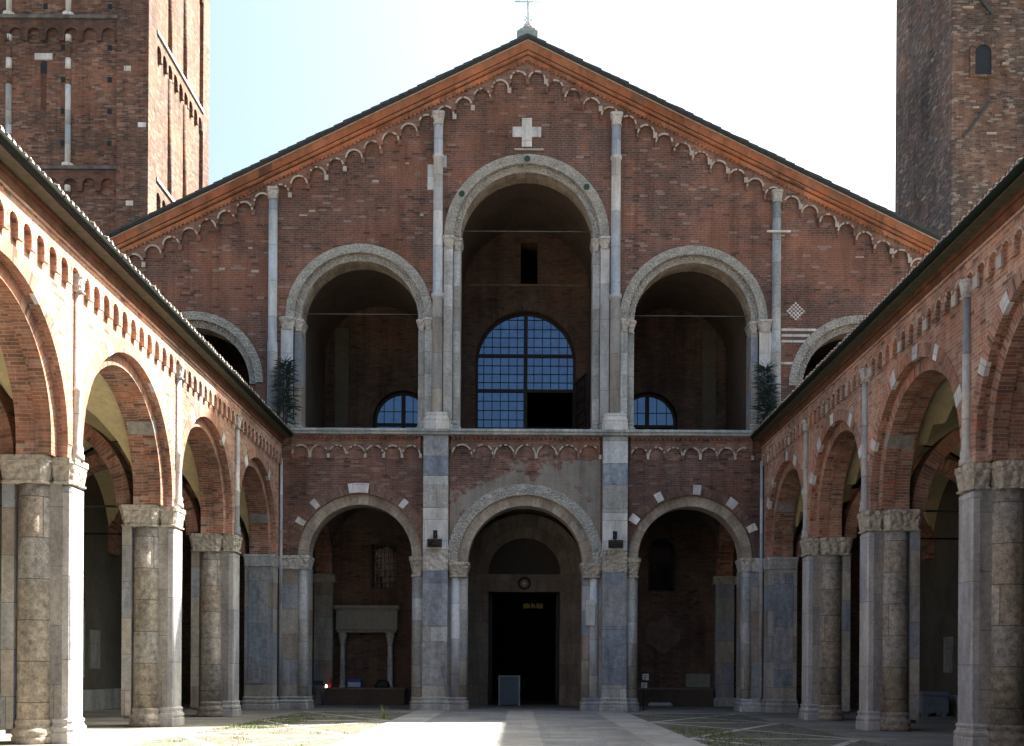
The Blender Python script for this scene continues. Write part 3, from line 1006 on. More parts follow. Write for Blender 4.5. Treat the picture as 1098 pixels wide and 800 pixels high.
# raking cornice
def rake(mb, prof, m, u1=15.75):
    n = len(prof)
    for s in (-1, 1):
        k = 26
        for i in range(k):
            ua, ub = s * u1 * i / k, s * u1 * (i + 1) / k
            for j in range(n):
                (w0, n0), (w1, n1) = prof[j], prof[(j + 1) % n]
                mb.face([F.P(ua, w0, gable(ua) + n0), F.P(ub, w0, gable(ub) + n0), F.P(ub, w1, gable(ub) + n1), F.P(ua, w1, gable(ua) + n1)], m,
                        [(ua, n0 + w0), (ub, n0 + w0), (ub, n1 + w1), (ua, n1 + w1)])
        mb.face([F.P(s * u1, w, gable(u1) + z) for w, z in prof], m)
mb = MB()
rake(mb, [(0.05, 0.03), (-0.16, 0.03), (-0.18, 0.07), (-0.18, 0.165), (0.05, 0.165)], 'terracotta')
cor = mb.build('raking_cornice', church)
for prof, m_ in (([(0.05, 0.166), (-0.11, 0.166), (-0.11, 0.205), (0.05, 0.205)], 'recess_shade_brick'),  # dark colour of these courses draws the shadow lines between mouldings
                 ([(0.05, 0.206), (-0.24, 0.206), (-0.27, 0.24), (-0.27, 0.315), (0.05, 0.315)], 'terracotta'),
                 ([(0.05, 0.316), (-0.17, 0.316), (-0.17, 0.35), (0.05, 0.35)], 'recess_shade_brick'),
                 ([(0.05, 0.351), (-0.29, 0.351), (-0.31, 0.40), (-0.36, 0.50), (-0.40, 0.55), (-0.40, 0.60), (0.05, 0.60)], 'terracotta_spotted')):
    mb = MB()
    rake(mb, prof, m_)
    mb.build('cornice_course', cor)
mb = MB()
mb = MB()
for s in (-1, 1):
    seg = []
    for i in range(102):
        u = s * (0.12 + i * 0.152)
        v = u + s * .07
        seg += [(u, gable(u) + .015, gable(u) + .034), (u, gable(u) - .04, gable(u) + .034), (v, gable(v) - .04, gable(v) + .034), (v, gable(v) + .015, gable(v) + .034)]
    F.strip(mb, seg, -0.15, -0.02, 'terracotta')
mb.build('dentil_course', cor)
mb = MB()
rake(mb, [(0.05, 0.602), (-0.42, 0.602), (-0.42, 0.645), (0.05, 0.645)], 'rim')
mb.build('fillet', cor)
mb = MB()
rake(mb, [(30.0, 0.647), (-0.52, 0.647), (-0.52, 0.78), (30.0, 0.78)], 'tile_dark', 15.95)
rf = mb.build('roof', church)
mb = MB()
for s in (-1, 1):
    seg = []
    for i in range(46):
        ua, ub = s * (15.9 * i / 46), s * (15.9 * (i + 1) / 46)
        j = rnd.uniform(-.015, .02)
        seg += [(ua, gable(ua) + .70, gable(ua) + .775 + j), (ub, gable(ub) + .70, gable(ub) + .80 + j)]
    F.strip(mb, seg, -.56, -.22, 'tile_dark')
mb.build('verge_tiles', rf)
# finial
mb = MB()
fx, fy = 0.0, 40.1
loft(mb, fx - .42, fx + .42, fy - .3, fy + .5, [(0, 24.9), (0, 25.72), (-.06, 25.75), (-.1, 25.86)], 'lead', .05)
fin = mb.build('finial', rf)
mb = MB()
tube(mb, (fx, fy, 25.86), (fx, fy, 28.3), .045, 'steel', 10)
tube(mb, (fx - .5, fy, 26.98), (fx + .5, fy, 26.98), .032, 'steel', 8)
for sx in (-1, 1):
    for k in range(8):
        a, b = 2 * PI * k / 8, 2 * PI * (k + 1) / 8
        for (cxx, czz, rr) in ((fx + sx * .13, 26.2, .075), (fx + sx * .11, 26.36, .06)):
            tube(mb, (cxx + rr * math.cos(a), fy, czz + rr * math.sin(a)), (cxx + rr * math.cos(b), fy, czz + rr * math.sin(b)), .016, 'steel', 6)
mb.build('cross', fin)
mb = MB()
loft(mb, fx - .17, fx + .17, fy - .12, fy + .2, [(0, 25.85), (.03, 25.95), (-.06, 26.12)], 'carved_pale', .04)
mb.build('cross_foot', fin)

# ---- inside of porch and loggia
BW = 6.0                                       # back wall of porch
mb = MB()
Hh = 10.2
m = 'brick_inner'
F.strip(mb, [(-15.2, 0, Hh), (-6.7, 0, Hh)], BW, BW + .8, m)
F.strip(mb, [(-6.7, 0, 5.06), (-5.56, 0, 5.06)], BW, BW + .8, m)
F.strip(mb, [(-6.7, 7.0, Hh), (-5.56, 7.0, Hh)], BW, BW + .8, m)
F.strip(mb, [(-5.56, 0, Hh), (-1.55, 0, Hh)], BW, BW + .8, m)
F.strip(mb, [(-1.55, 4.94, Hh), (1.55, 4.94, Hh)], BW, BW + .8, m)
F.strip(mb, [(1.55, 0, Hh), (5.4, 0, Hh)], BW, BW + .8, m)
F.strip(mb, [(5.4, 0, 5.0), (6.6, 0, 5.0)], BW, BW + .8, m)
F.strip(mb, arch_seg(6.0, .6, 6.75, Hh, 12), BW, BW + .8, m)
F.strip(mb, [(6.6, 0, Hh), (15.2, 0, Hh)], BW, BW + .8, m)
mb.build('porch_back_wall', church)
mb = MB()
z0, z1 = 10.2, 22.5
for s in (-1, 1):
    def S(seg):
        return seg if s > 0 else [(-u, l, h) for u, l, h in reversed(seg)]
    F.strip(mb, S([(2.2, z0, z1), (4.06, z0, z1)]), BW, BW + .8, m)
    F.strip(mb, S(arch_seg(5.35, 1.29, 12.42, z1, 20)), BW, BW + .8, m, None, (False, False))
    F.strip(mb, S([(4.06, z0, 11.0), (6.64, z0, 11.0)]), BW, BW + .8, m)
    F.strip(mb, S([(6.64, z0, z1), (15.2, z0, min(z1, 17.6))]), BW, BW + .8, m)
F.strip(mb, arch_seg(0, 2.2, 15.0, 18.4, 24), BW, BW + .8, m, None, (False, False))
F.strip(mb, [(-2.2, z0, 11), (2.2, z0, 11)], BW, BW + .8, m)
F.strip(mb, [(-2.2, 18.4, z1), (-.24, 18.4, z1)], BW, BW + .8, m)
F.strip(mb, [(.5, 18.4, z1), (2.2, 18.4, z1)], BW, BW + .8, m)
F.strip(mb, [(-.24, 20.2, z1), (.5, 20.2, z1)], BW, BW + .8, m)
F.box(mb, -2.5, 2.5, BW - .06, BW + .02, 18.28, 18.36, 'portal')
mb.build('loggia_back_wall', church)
# loggia floor, dividing walls, vaults
mb = MB()
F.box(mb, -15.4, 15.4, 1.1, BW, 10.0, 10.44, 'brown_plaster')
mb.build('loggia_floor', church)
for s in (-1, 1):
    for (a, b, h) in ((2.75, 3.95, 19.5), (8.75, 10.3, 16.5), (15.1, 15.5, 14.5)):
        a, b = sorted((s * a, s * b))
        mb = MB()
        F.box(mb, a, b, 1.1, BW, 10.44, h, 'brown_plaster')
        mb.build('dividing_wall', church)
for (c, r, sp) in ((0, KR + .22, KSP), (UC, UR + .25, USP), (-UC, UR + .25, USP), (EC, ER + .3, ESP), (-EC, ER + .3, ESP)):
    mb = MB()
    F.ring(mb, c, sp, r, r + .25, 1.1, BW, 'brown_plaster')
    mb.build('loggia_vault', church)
# pilaster strips on the loggia back wall
for s in (-1, 1):
    mb = MB()
    F.box(mb, s * 8.0 - .3, s * 8.0 + .3, BW - .12, BW, 10.44, 16.4, 'ochre')
    mb.build('wall_strip', church)
for s in (-1, 0, 1):
    mb = MB()
    z = (18.42 if s == 0 else 15.2)
    c, r = (0, KR) if s == 0 else (s * UC, UR)
    tube(mb, F.P(c - r, .55, z), F.P(c + r, .55, z), .014, 'grille', 6)
    mb.build('tie_rod', church)

# windows
def arch_window(c, r, sp, sill, w, cols, trans, mull, sub=(), name='window', open_rect=None, bar=.035, fr_w=.12):
    mb = MB()
    # outer frame
    F.ring(mb, c, sp, r - fr_w, r + .01, w, w + .14, 'dark_wood', n=32)
    F.box(mb, c - r, c - r + fr_w, w, w + .14, sill, sp, 'dark_wood')
    F.box(mb, c + r - fr_w, c + r, w, w + .14, sill, sp, 'dark_wood')
    F.box(mb, c - r, c + r, w, w + .14, sill, sill + .1, 'dark_wood')
    def top(u):
        return sp + math.sqrt(max(0, (r - .05) ** 2 - (u - c) ** 2))
    for u in mull:
        F.box(mb, u - .085, u + .085, w - .03, w + .15, sill, top(u), 'dark_wood')
    def half(z):
        return (r - .05) if z <= sp else math.sqrt(max(0, (r - .05) ** 2 - (z - sp) ** 2))
    for z in trans:
        h = half(z)
        F.box(mb, c - h, c + h, w - .02, w + .145, z - .07, z + .07, 'dark_wood')
    def clear(u, z):
        return open_rect and open_rect[0] < u < open_rect[1] and open_rect[2] < z < open_rect[3]
    for k in range(1, cols):
        u = c - r + 2 * r * k / cols
        lo = sill
        if clear(u, sill + .5): lo = open_rect[3]
        F.box(mb, u - bar / 2, u + bar / 2, w + .02, w + .07, lo, top(u), 'iron')
    for z in sub:
        h = half(z)
        u1 = c + h
        if open_rect and open_rect[2] < z < open_rect[3]: u1 = open_rect[0]
        F.box(mb, c - h, u1, w + .022, w + .068, z - bar / 2, z + bar / 2, 'iron')
    o = mb.build(name, church)
    gb = MB()
    segs = []
    n = 24
    for i in range(n + 1):
        u = c - (r - .04) * math.cos(PI * i / n)
        segs.append((u, sill, sp + math.sqrt(max(0, (r - .04) ** 2 - (u - c) ** 2))))
    if open_rect:
        left = [q for q in segs if q[0] <= open_rect[0] + 1e-6]
        if left and left[-1][0] < open_rect[0]:
            left.append((open_rect[0], sill, sp + math.sqrt((r - .04) ** 2 - (open_rect[0] - c) ** 2)))
        right = [(u, max(open_rect[3], lo), max(open_rect[3] + .01, hi)) for u, lo, hi in segs if u >= open_rect[0] - 1e-6]
        if len(left) > 1:
            F.strip(gb, left, w + .04, w + .05, 'glass')
        F.strip(gb, right, w + .04, w + .05, 'glass')
    else:
        F.strip(gb, segs, w + .04, w + .05, 'glass')
    gb.build('pane', o)
    return o
zz = lambda y: 1.56 + (718 - y) * .0409
cw = arch_window(0.0, 2.2, 15.0, 11.0, BW + .25, 12, [zz(381.5), zz(419), zz(460)], [0.0],
                 [zz(y) for y in (343, 353, 362, 372, 392, 401, 410, 430, 440, 450)], open_rect=(0.0, 2.2, 11.0, zz(420)))
mb = MB()   # opened casement leaf
F2 = Fr(F.P(2.12, BW + .2, 0), (0.25, -1, 0), (1, 0.25, 0))
zt, zb = zz(411), 11.1
F2.box(mb, 0, 1.7, 0, .06, zt - .1, zt, 'dark_wood')
F2.box(mb, 0, 1.7, 0, .06, zb, zb + .1, 'dark_wood')
F2.box(mb, 0, .1, 0, .06, zb, zt, 'dark_wood')
F2.box(mb, 1.6, 1.7, 0, .06, zb, zt, 'dark_wood')
for k in range(1, 5):
    F2.box(mb, .34 * k - .015, .34 * k + .015, .01, .05, zb, zt, 'iron')
for k in range(1, 6):
    z = zb + (zt - zb) * k / 6
    F2.box(mb, 0, 1.7, .012, .048, z - .015, z + .015, 'iron')
mb.build('casement', cw)
for s in (-1, 1):
    arch_window(s * 5.35, 1.27, 12.42, 11.0, BW + .25, 6, [12.27 if s < 0 else 12.25], [s * 5.35], [12.85, 11.6],
                open_rect=None if s < 0 else (4.05, 6.65, 10.9, 12.2), bar=.03)
    # brick surround of the window
    mb = MB()
    F.ring(mb, s * 5.35, 12.42, 1.30, 1.58, BW - .04, BW + .1, 'brick_inner')
    mb.build('window_surround', church)
mb = MB()
F.ring(mb, 0, 15.0, 2.22, 2.6, BW - .05, BW + .1, 'brick_inner')
mb.build('window_surround', church)
# grille window, left bay of the porch
mb = MB()
F.box(mb, -6.72, -6.62, BW + .1, BW + .3, 5.04, 7.02, 'dark_wood')
F.box(mb, -5.64, -5.54, BW + .1, BW + .3, 5.04, 7.02, 'dark_wood')
F.box(mb, -6.72, -5.54, BW + .1, BW + .3, 6.92, 7.02, 'dark_wood')
F.box(mb, -6.72, -5.54, BW + .1, BW + .3, 5.04, 5.14, 'dark_wood')
for k in range(1, 6):
    u = -6.7 + 1.14 * k / 6
    tube(mb, F.P(u, BW + .06, 5.05), F.P(u, BW + .06, 7.0), .02, 'grille', 6)
for k in range(1, 7):
    z = 5.05 + 1.95 * k / 7
    tube(mb, F.P(-6.7, BW + .05, z), F.P(-5.56, BW + .05, z), .016, 'grille', 6)
o = mb.build('grille_window', church)
mb = MB()
F.box(mb, -6.7, -5.56, BW + .35, BW + .37, 5.05, 7.0, 'glass_dark')
mb.build('pane', o)
mb = MB()
F.ring(mb, 6.0, 6.75, .52, .62, BW + .1, BW + .3, 'dark_wood', n=16)
F.box(mb, 5.38, 5.48, BW + .1, BW + .3, 5.0, 6.75, 'dark_wood')
F.box(mb, 6.52, 6.62, BW + .1, BW + .3, 5.0, 6.75, 'dark_wood')
F.box(mb, 5.38, 6.62, BW + .1, BW + .3, 4.98, 5.08, 'dark_wood')
o = mb.build('arched_window', church)
mb = MB()
F.strip(mb, [(5.4 + .1 * i, 5.0, 6.75 + math.sqrt(max(0, .36 - (5.4 + .1 * i - 6.0) ** 2))) for i in range(13)], BW + .35, BW + .37, 'glass_dark')
mb.build('pane', o)

# portal
mb = MB()
for s in (-1, 1):
    a, b = sorted((s * 1.55, s * 1.95)); F.box(mb, a, b, BW - .16, BW + .5, 0.0, 4.94, 'portal')
    a, b = sorted((s * 1.95, s * 2.2)); F.box(mb, a, b, BW - .30, BW + .3, 0.0, 4.94, 'portal')
    a, b = sorted((s * 2.2, s * 2.6)); F.box(mb, a, b, BW - .40, BW + .2, 0.0, 4.94, 'portal')
F.box(mb, -2.6, 2.6, BW - .28, BW + .1, 4.94, 5.70, 'portal')
F.ring(mb, 0, 5.7, 1.57, 2.05, BW - .22, BW + .1, 'portal')
F.ring(mb, 0, 5.7, 2.05, 2.6, BW - .36, BW + .1, 'portal')
po = mb.build('portal', church)
mb = MB()
F.strip(mb, arch_seg(0, 1.57, 5.7, 0)[::1] and [(u, 5.7, l + .002) for u, l, h in arch_seg(0, 1.57, 5.7, 0)], BW - .03, BW + .05, 'dark_wood')
mb.build('tympanum', po)
mb = MB()
p = F.P(0.0, BW - .28, 5.3)
def torus(mb, c, Rr, r, m, n=20, k=8):
    for i in range(n):
        for j in range(k):
            def T(i, j):
                a, b = 2 * PI * i / n, 2 * PI * j / k
                return (c[0] + (Rr + r * math.cos(b)) * math.cos(a), c[1] + r * math.sin(b), c[2] + (Rr + r * math.cos(b)) * math.sin(a))
            mb.face([T(i, j), T(i + 1, j), T(i + 1, j + 1), T(i, j + 1)], m, None, True)
torus(mb, p, .24, .045, 'iron')
mb.build('wreath', po)
mb = MB()
F.box(mb, -.10, .10, BW - .31, BW - .27, 5.26, 5.34, 'carved')
F.box(mb, -.03, .03, BW - .32, BW - .27, 5.18, 5.42, 'carved')
mb.build('lamb_relief', po)
# door leaves folded inside
for s in (-1, 1):
    mb = MB()
    a, b = sorted((s * 1.55, s * 1.43))
    F.box(mb, a, b, BW + .5, BW + 1.9, 0.02, 4.9, 'dark_wood')
    for k in range(4):
        a, b = sorted((s * 1.43, s * 1.40))
        F.box(mb, a, b, BW + .65, BW + 1.75, .3 + 1.15 * k, 1.2 + 1.15 * k, 'dark_wood')
    mb.build('door_leaf', po)
# nave behind
mb = MB()
x0, x1, y0, y1, zt = -8, 8, 46.8, 72, 21.0
mb.face([(x0, y0, .01), (x1, y0, .01), (x1, y1, .01), (x0, y1, .01)], 'brown_plaster')
mb.face([(x0, y0, zt), (x1, y0, zt), (x1, y1, zt), (x0, y1, zt)], 'brown_plaster')
mb.face([(x0, y0, 0), (x0, y1, 0), (x0, y1, zt), (x0, y0, zt)], 'brown_plaster')
mb.face([(x1, y0, 0), (x1, y1, 0), (x1, y1, zt), (x1, y0, zt)], 'brown_plaster')
mb.face([(x0, y1, 0), (x1, y1, 0), (x1, y1, zt), (x0, y1, zt)], 'brown_plaster')
mb.build('nave', church)
# outer side walls under the gable
for s in (-1, 1):
    mb = MB()
    a, b = sorted((s * 15.2, s * 15.6))
    F.box(mb, a, b, 1.1, 32, 0, gable(15.6), 'brick')
    mb.build('side_wall', church)

# porch vaults (groin) and transverse arches
def groin(mb, x0, x1, y0, y1, sp, ra, rb, m, n=16):
    def z(u, v):
        return sp + max(ra * math.sqrt(max(0, 1 - u * u)), rb * math.sqrt(max(0, 1 - v * v)))
    for i in range(n):
        for j in range(n):
            q = []
            for (a, b) in ((i, j), (i + 1, j), (i + 1, j + 1), (i, j + 1)):
                u, v = -math.cos(PI * a / n), -math.cos(PI * b / n)
                q.append((x0 + (x1 - x0) * (u + 1) / 2, y0 + (y1 - y0) * (v + 1) / 2, z(u, v)))
            mb.face(q, m)
for (c, h, ra) in ((-LC, 2.15, 2.5), (0, 2.5, 2.6), (LC, 2.15, 2.5)):
    mb = MB()
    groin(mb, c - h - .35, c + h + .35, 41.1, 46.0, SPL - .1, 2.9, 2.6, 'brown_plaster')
    mb.build('porch_vault', church)
FX = {}
for s in (-1, 1):
    for x in (s * 3.25, s * 8.7):
        mb = MB()
        f = Fr((x - .35, 0, 0), (0, 1, 0), (1, 0, 0))
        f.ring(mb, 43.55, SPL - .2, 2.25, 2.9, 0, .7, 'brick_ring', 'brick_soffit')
        mb.build('transverse_arch', church)
        mb = MB()
        F.box(mb, x - .4, x + .4, BW - .35, BW, 0, 5.3, 'blocks')
        F.box(mb, x - .5, x + .5, BW - .42, BW, 5.3, 5.66, 'carved')
        F.box(mb, x - .48, x + .48, BW - .42, BW, 0, .4, 'jamb')
        mb.build('wall_pier', church)
# faded fresco, stone slab and bench in the right bay
mb = MB()
seg = []
for i in range(17):
    t = i / 16
    seg.append((5.3 + 1.5 * t, 2.75 - .35 * math.sin(PI * t) + .1 * math.sin(9 * t), 3.3 + .6 * math.sin(PI * t) + .12 * math.sin(13 * t)))
F.strip(mb, seg, BW - .012, BW + .01, 'fresco')
mb.build('fresco', church)
mb = MB()
F.box(mb, 3.9, 8.2, BW - .5, BW, 0, .72, 'brown_plaster')
F.box(mb, 3.85, 8.25, BW - .56, BW, .72, .80, 'portal')
mb.build('wall_bench', church)
mb = MB()
F.box(mb, 7.06, 8.12, BW - .09, BW - .005, .82, 1.42, 'marble_slab')
tag(mb.build('stone_tablet', bevel=0.012), 'pale blank stone tablet leaning on the bench in the right hand porch bay', 'tablet')
mb = MB()
for (x, z0, z1, wd, m) in ((8.35, .8, 4.3, .3, 'ochre'), (8.75, .8, 4.0, .22, 'grey_blue')):
    pass

# ---------------------------------------------------------------- porticoes
HW = 9.20
PIER = [33.9, 28.1, 21.7, 15.4, 9.1, 2.8]
_e = [39.87] + PIER
ARC = [(a + b) / 2 for a, b in zip(_e[:-1], _e[1:])]
ASP = {}
ARAD = {c: (a - b) / 2 - .62 for c, a, b in zip(ARC, _e[:-1], _e[1:])}
SP = 5.80
ORD = 0.28
ASP = {c: 8.62 - r for c, r in ARAD.items()}
WT = 1.25
WV = 0.92
DEEP = 6.2

def portico(s):
    sunlit = s < 0
    rt = root('portico', (CX + s * 12, 20, 0),
              'sunlit brick arcade with pale columns along the left side of the courtyard' if sunlit else
              'shaded brick arcade with grey columns along the right side of the courtyard', 'arcade', 'arcades along the courtyard')
    G = Fr((CX + s * HW, 0, 0), (0, 1, 0), (s, 0, 0))
    X = lambda w: CX + s * (HW + w)
    br = 'brick_arcade'
    TOP = 9.98
    y_end, y_0 = 40.0, PIER[-1] - .7
    mb = MB()
    for (w0, w1, dr) in ((0.0, .24, ORD), (.24, WV, 0.0)):
        prev = y_0
        for c in reversed(ARC):
            r = ARAD[c] + dr
            G.strip(mb, [(prev, SP, TOP), (c - r, SP, TOP)], w0, w1, br)
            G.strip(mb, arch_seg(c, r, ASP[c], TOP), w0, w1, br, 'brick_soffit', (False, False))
            prev = c + r
        G.strip(mb, [(prev, SP, TOP), (y_end - .02, SP, TOP)], w0, w1, br)
    mb.build('arcade_wall', rt)
    # archivolts
    for k, c in enumerate(ARC):
        R2 = ARAD[c]
        R1 = R2 + ORD
        sp = ASP[c]
        mb = MB()
        for d in (-1, 1):
            a, b = sorted((c + d * (R2 - .02), c + d * (R1 + .02)))
            G.box(mb, a, b, .20, .52, SP, sp - .001, 'brick_soffit')
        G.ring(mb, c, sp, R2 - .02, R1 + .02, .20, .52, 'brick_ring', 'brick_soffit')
        G.ring(mb, c, sp, R1 - .015, R1 + .30, -.012, .1, 'brick_ring')
        o = mb.build('archivolt', rt)
        angs = [90 + rnd.uniform(-8, 8), 60 + rnd.uniform(-7, 7), 122 + rnd.uniform(-7, 7), 28 + rnd.uniform(-6, 6), 155 + rnd.uniform(-6, 6)]
        for a in (angs if not sunlit else angs[1:3]):
            wb = MB()
            hw = rnd.uniform(2.2, 3.6)
            G.ring(wb, c, sp, R1 - .02, R1 + rnd.uniform(.28, .36), -.02, .08, 'white_stone', a0=a - hw, a1=a + hw, n=3)
            wb.build('white_voussoir', o)
        for a in ((rnd.uniform(20, 40),) if k % 2 == 0 else (rnd.uniform(140, 165),)):
            wb = MB()
            G.ring(wb, c, sp, R2 - .03, R2 + .2, .19, .85, 'jamb_dark', a0=a - 4, a1=a + 4, n=4)
            wb.build('stone_voussoir', o)
    # corbel table between the colonnettes
    cols = [y_end - .05] + PIER
    for a, b in zip(cols[1:], cols[:-1]):
        n = 12
        mb, tb = MB(), MB()
        lombard(mb, tb, G, a + .0, b - .0, n, 9.52, .33, .10, 9.96, .21, br, 'rim', rimw=.045, rimp=.3 if not sunlit else .12)
        o = mb.build('corbel_table', rt)
        tb.build('corbel_trim', o)
    # eaves
    mb = MB()
    G.box(mb, y_0, y_end - .03, -.13, .3, 9.96, 10.03, 'brick_arcade')
    G.box(mb, y_0, y_end - .03, -.15, .3, 10.03, 10.20, 'eave_wood')
    G.box(mb, y_0, y_end - .03, -.19, .3, 10.20, 10.30, 'eave_wood')
    G.box(mb, y_0, y_end - .03, -.44, .3, 10.30, 10.35, 'olive')
    mb.build('eaves_cornice', rt)
    mb = MB()
    K = 10
    pts = []
    for i in range(K + 1):
        a = PI + PI * i / K
        pts.append((-.48 + .10 * math.cos(a), 10.42 + .10 * math.sin(a)))
    for (p, q) in zip(pts[:-1], pts[1:]):
        mb.face([G.P(y_0, p[0], p[1]), G.P(y_end - .1, p[0], p[1]), G.P(y_end - .1, q[0], q[1]), G.P(y_0, q[0], q[1])], 'gutter', None, True)
    gu = mb.build('gutter', rt)
    y = y_0 + .3
    while y < y_end - .3:
        mb = MB()
        G.box(mb, y, y + .04, -.62, -.33, 10.415, 10.44, 'rim')
        mb.build('gutter_bracket', gu)
        y += 1.45
    # roof slab and barrel tiles
    k_ = .34
    zr = lambda w: 10.53 + k_ * (w + .32)
    mb = MB()
    P = [G.P(y_0, -.32, zr(-.32) - .16), G.P(y_end - .02, -.32, zr(-.32) - .16), G.P(y_end - .02, 6.6, zr(6.6) - .16), G.P(y_0, 6.6, zr(6.6) - .16),
         G.P(y_0, -.32, zr(-.32)), G.P(y_end - .02, -.32, zr(-.32)), G.P(y_end - .02, 6.6, zr(6.6)), G.P(y_0, 6.6, zr(6.6))]
    mb.hexa(P, 'tile')
    rf = mb.build('roof', rt)
    mb = MB()
    y = y_0 + .12
    while y < y_end - .12:
        rr = .085
        jit = rnd.uniform(-.03, .03)
        prevs = None
        for i in range(6):
            a0, a1 = PI * i / 6, PI * (i + 1) / 6
            w0, w1 = -.56 + jit, 6.6
            A = G.P(y + rr * math.cos(a0), w0, zr(w0) + rr * math.sin(a0)); B = G.P(y + rr * math.cos(a1), w0, zr(w0) + rr * math.sin(a1))
            C_ = G.P(y + rr * math.cos(a1), w1, zr(w1) + rr * math.sin(a1)); D_ = G.P(y + rr * math.cos(a0), w1, zr(w1) + rr * math.sin(a0))
            mb.face([A, B, C_, D_], 'tile', None, True)
        mb.face([G.P(y + rr * math.cos(PI * i / 6), -.545 + jit, zr(-.55) + rr * math.sin(PI * i / 6)) for i in range(7)], 'rim')  # pale tile end, its colour stands for a sun glint along the eave
        y += .235
    mb.build('roof_tiles', rf)
    # pier (built once, then copied)
    yp = PIER[0]
    mb = MB()
    a = frbox_xy(G, yp - .34, yp + .34, .10, WT - .02)
    mb.box(*a, .2, 5.3, 'jamb_dark')
    a = frbox_xy(G, yp - .50, yp + .50, WT - .25, WT)
    mb.box(*a, .3, 5.3, 'blocks')
    pier = mb.build('pier', rt)
    for d in (-1, 1):
        mb = MB()
        lathe(mb, X(.67), yp + d * .26, [(.345, .45), (.34, 2.2), (.335, 4), (.325, 5.25)], 'column', 26)
        mb.build('half_column', pier)
        mb = MB()
        q = frbox_xy(G, yp + d * .36 - .20, yp + d * .36 + .20, .38, WT - .02)
        loft(mb, *q, cap_prof(5.24, SP, .09), 'carved', .08)
        mb.build('capital', pier)
        mb = MB()
        lathe(mb, X(.67), yp + d * .26, [(.44, 0), (.44, .14), (.41, .16), (.45, .22), (.44, .29), (.38, .34), (.37, .39), (.40, .43), (.38, .48), (.345, .50)], 'column', 26)
        mb.build('column_base', pier)
    mb = MB()
    q = frbox_xy(G, yp - .33, yp + .33, -.07, .24)
    mb.box(*q, .4, 5.25, 'pilaster')
    mb.build('pilaster', pier, bevel=.04)
    mb = MB()
    q = frbox_xy(G, yp - .33, yp + .33, -.07, .3)
    loft(mb, *q, cap_prof(5.26, SP - .004, .08), 'carved', .05)
    mb.build('capital', pier)
    mb = MB()
    loft(mb, *q, [(o * .8, z) for o, z in base_prof(0, .52)], 'pilaster', .06)
    mb.build('pier_base', pier)
    for y in PIER[1:]:
        copy_part(pier, rt, (0, y - yp, 0))
    # colonnettes on the pilasters
    mb = MB()
    lathe(mb, X(-.04), yp, [(.15, SP), (.15, SP + .12), (.12, SP + .16), (.135, SP + .26), (.10, SP + .34), (.095, 7.2), (.11, 7.22), (.11, 7.30), (.09, 7.32), (.085, 9.25)], 'pale_warm', 14)
    co = mb.build('colonnette', rt)
    mb = MB()
    loft(mb, X(-.04) - .08, X(-.04) + .08, yp - .09, yp + .09, cap_prof(9.25, 9.62, .06), 'carved_pale', .03)
    mb.build('capital', co)
    for y in PIER[1:]:
        copy_part(co, rt, (0, y - yp, 0))
    # corner pier against the church, faced with blue-grey slabs
    mb = MB()
    q = frbox_xy(G, 39.22, 39.98, .02, 1.08)
    mb.box(*q, .4, 5.35, 'blocks')
    cp = mb.build('corner_pier', rt)
    mb = MB()
    q = frbox_xy(G, 39.19, 39.3, .22, .92)
    mb.box(*q, 1.0, 5.2, 'grey_blue')
    mb.build('marble_panel', cp)
    mb = MB()
    q = frbox_xy(G, 39.22, 39.98, .02, 1.08)
    loft(mb, *q, cap_prof(5.35, SP - .006, .07), 'jamb', .03)
    mb.build('capital', cp)
    mb = MB()
    loft(mb, *q, base_prof(0, .5), 'jamb', .03)
    mb.build('pier_base', cp)
    # vaults and cross arches
    ends = [39.6] + PIER
    for a, b in zip(ends[1:], ends[:-1]):
        mb = MB()
        xs = sorted((X(WV), X(DEEP)))
        groin(mb, xs[0], xs[1], a + .1, b - .1, SP, 3.05, 3.0, 'cream')
        mb.build('vault', rt)
    for k, y in enumerate(ends):
        f = Fr((0, y - .33, 0), (s, 0, 0), (0, 1, 0))
        mb = MB()
        cx = CX * s + HW + (WT + DEEP) / 2
        f.ring(mb, cx, SP, (DEEP - WT) / 2 - .22, (DEEP - WT) / 2 + .15, 0, .66, 'brick_ring', 'brick_soffit')
        mb.build('transverse_arch', rt)
        if k:
            mb = MB()
            tube(mb, (X(WT), y, SP + .05), (X(DEEP), y, SP + .05), .028, 'iron', 6)
            mb.build('tie_rod', rt)
            mb = MB()
            q = frbox_xy(G, y - .4, y + .4, DEEP - .28, DEEP)
            mb.box(*q, 0, 5.35, 'blocks')
            loft(mb, *q, cap_prof(5.35, SP, .08), 'carved', .03)
            mb.build('wall_pier', rt)
    mb = MB()
    G.box(mb, y_0, 46.0, DEEP, DEEP + .5, 0, zr(6.2) - .1, 'ochre')
    bwl = mb.build('back_wall', rt)
    mb = MB()
    G.box(mb, y_0, 45.9, DEEP - .14, DEEP + .01, 0, .75, 'jamb')
    mb.build('wall_plinth', rt)
    # old slabs set into the back wall
    for y in ARC[:4]:
        for k in range(3):
            yy = y - 1.9 + 1.35 * k + rnd.uniform(-.2, .2)
            h = rnd.uniform(1.2, 2.6)
            mb = MB()
            z = rnd.uniform(1.1, 1.7)
            G.box(mb, yy, yy + rnd.uniform(.5, 1.0), DEEP - .05, DEEP + .02, z, z + h, rnd.choice(['jamb_dark', 'grey_blue', 'marble_slab', 'jamb_dark']))
            mb.build('wall_slab', bwl)
    return rt, G, X
portL, GL, XL = portico(-1)
portR, GR, XR = portico(1)

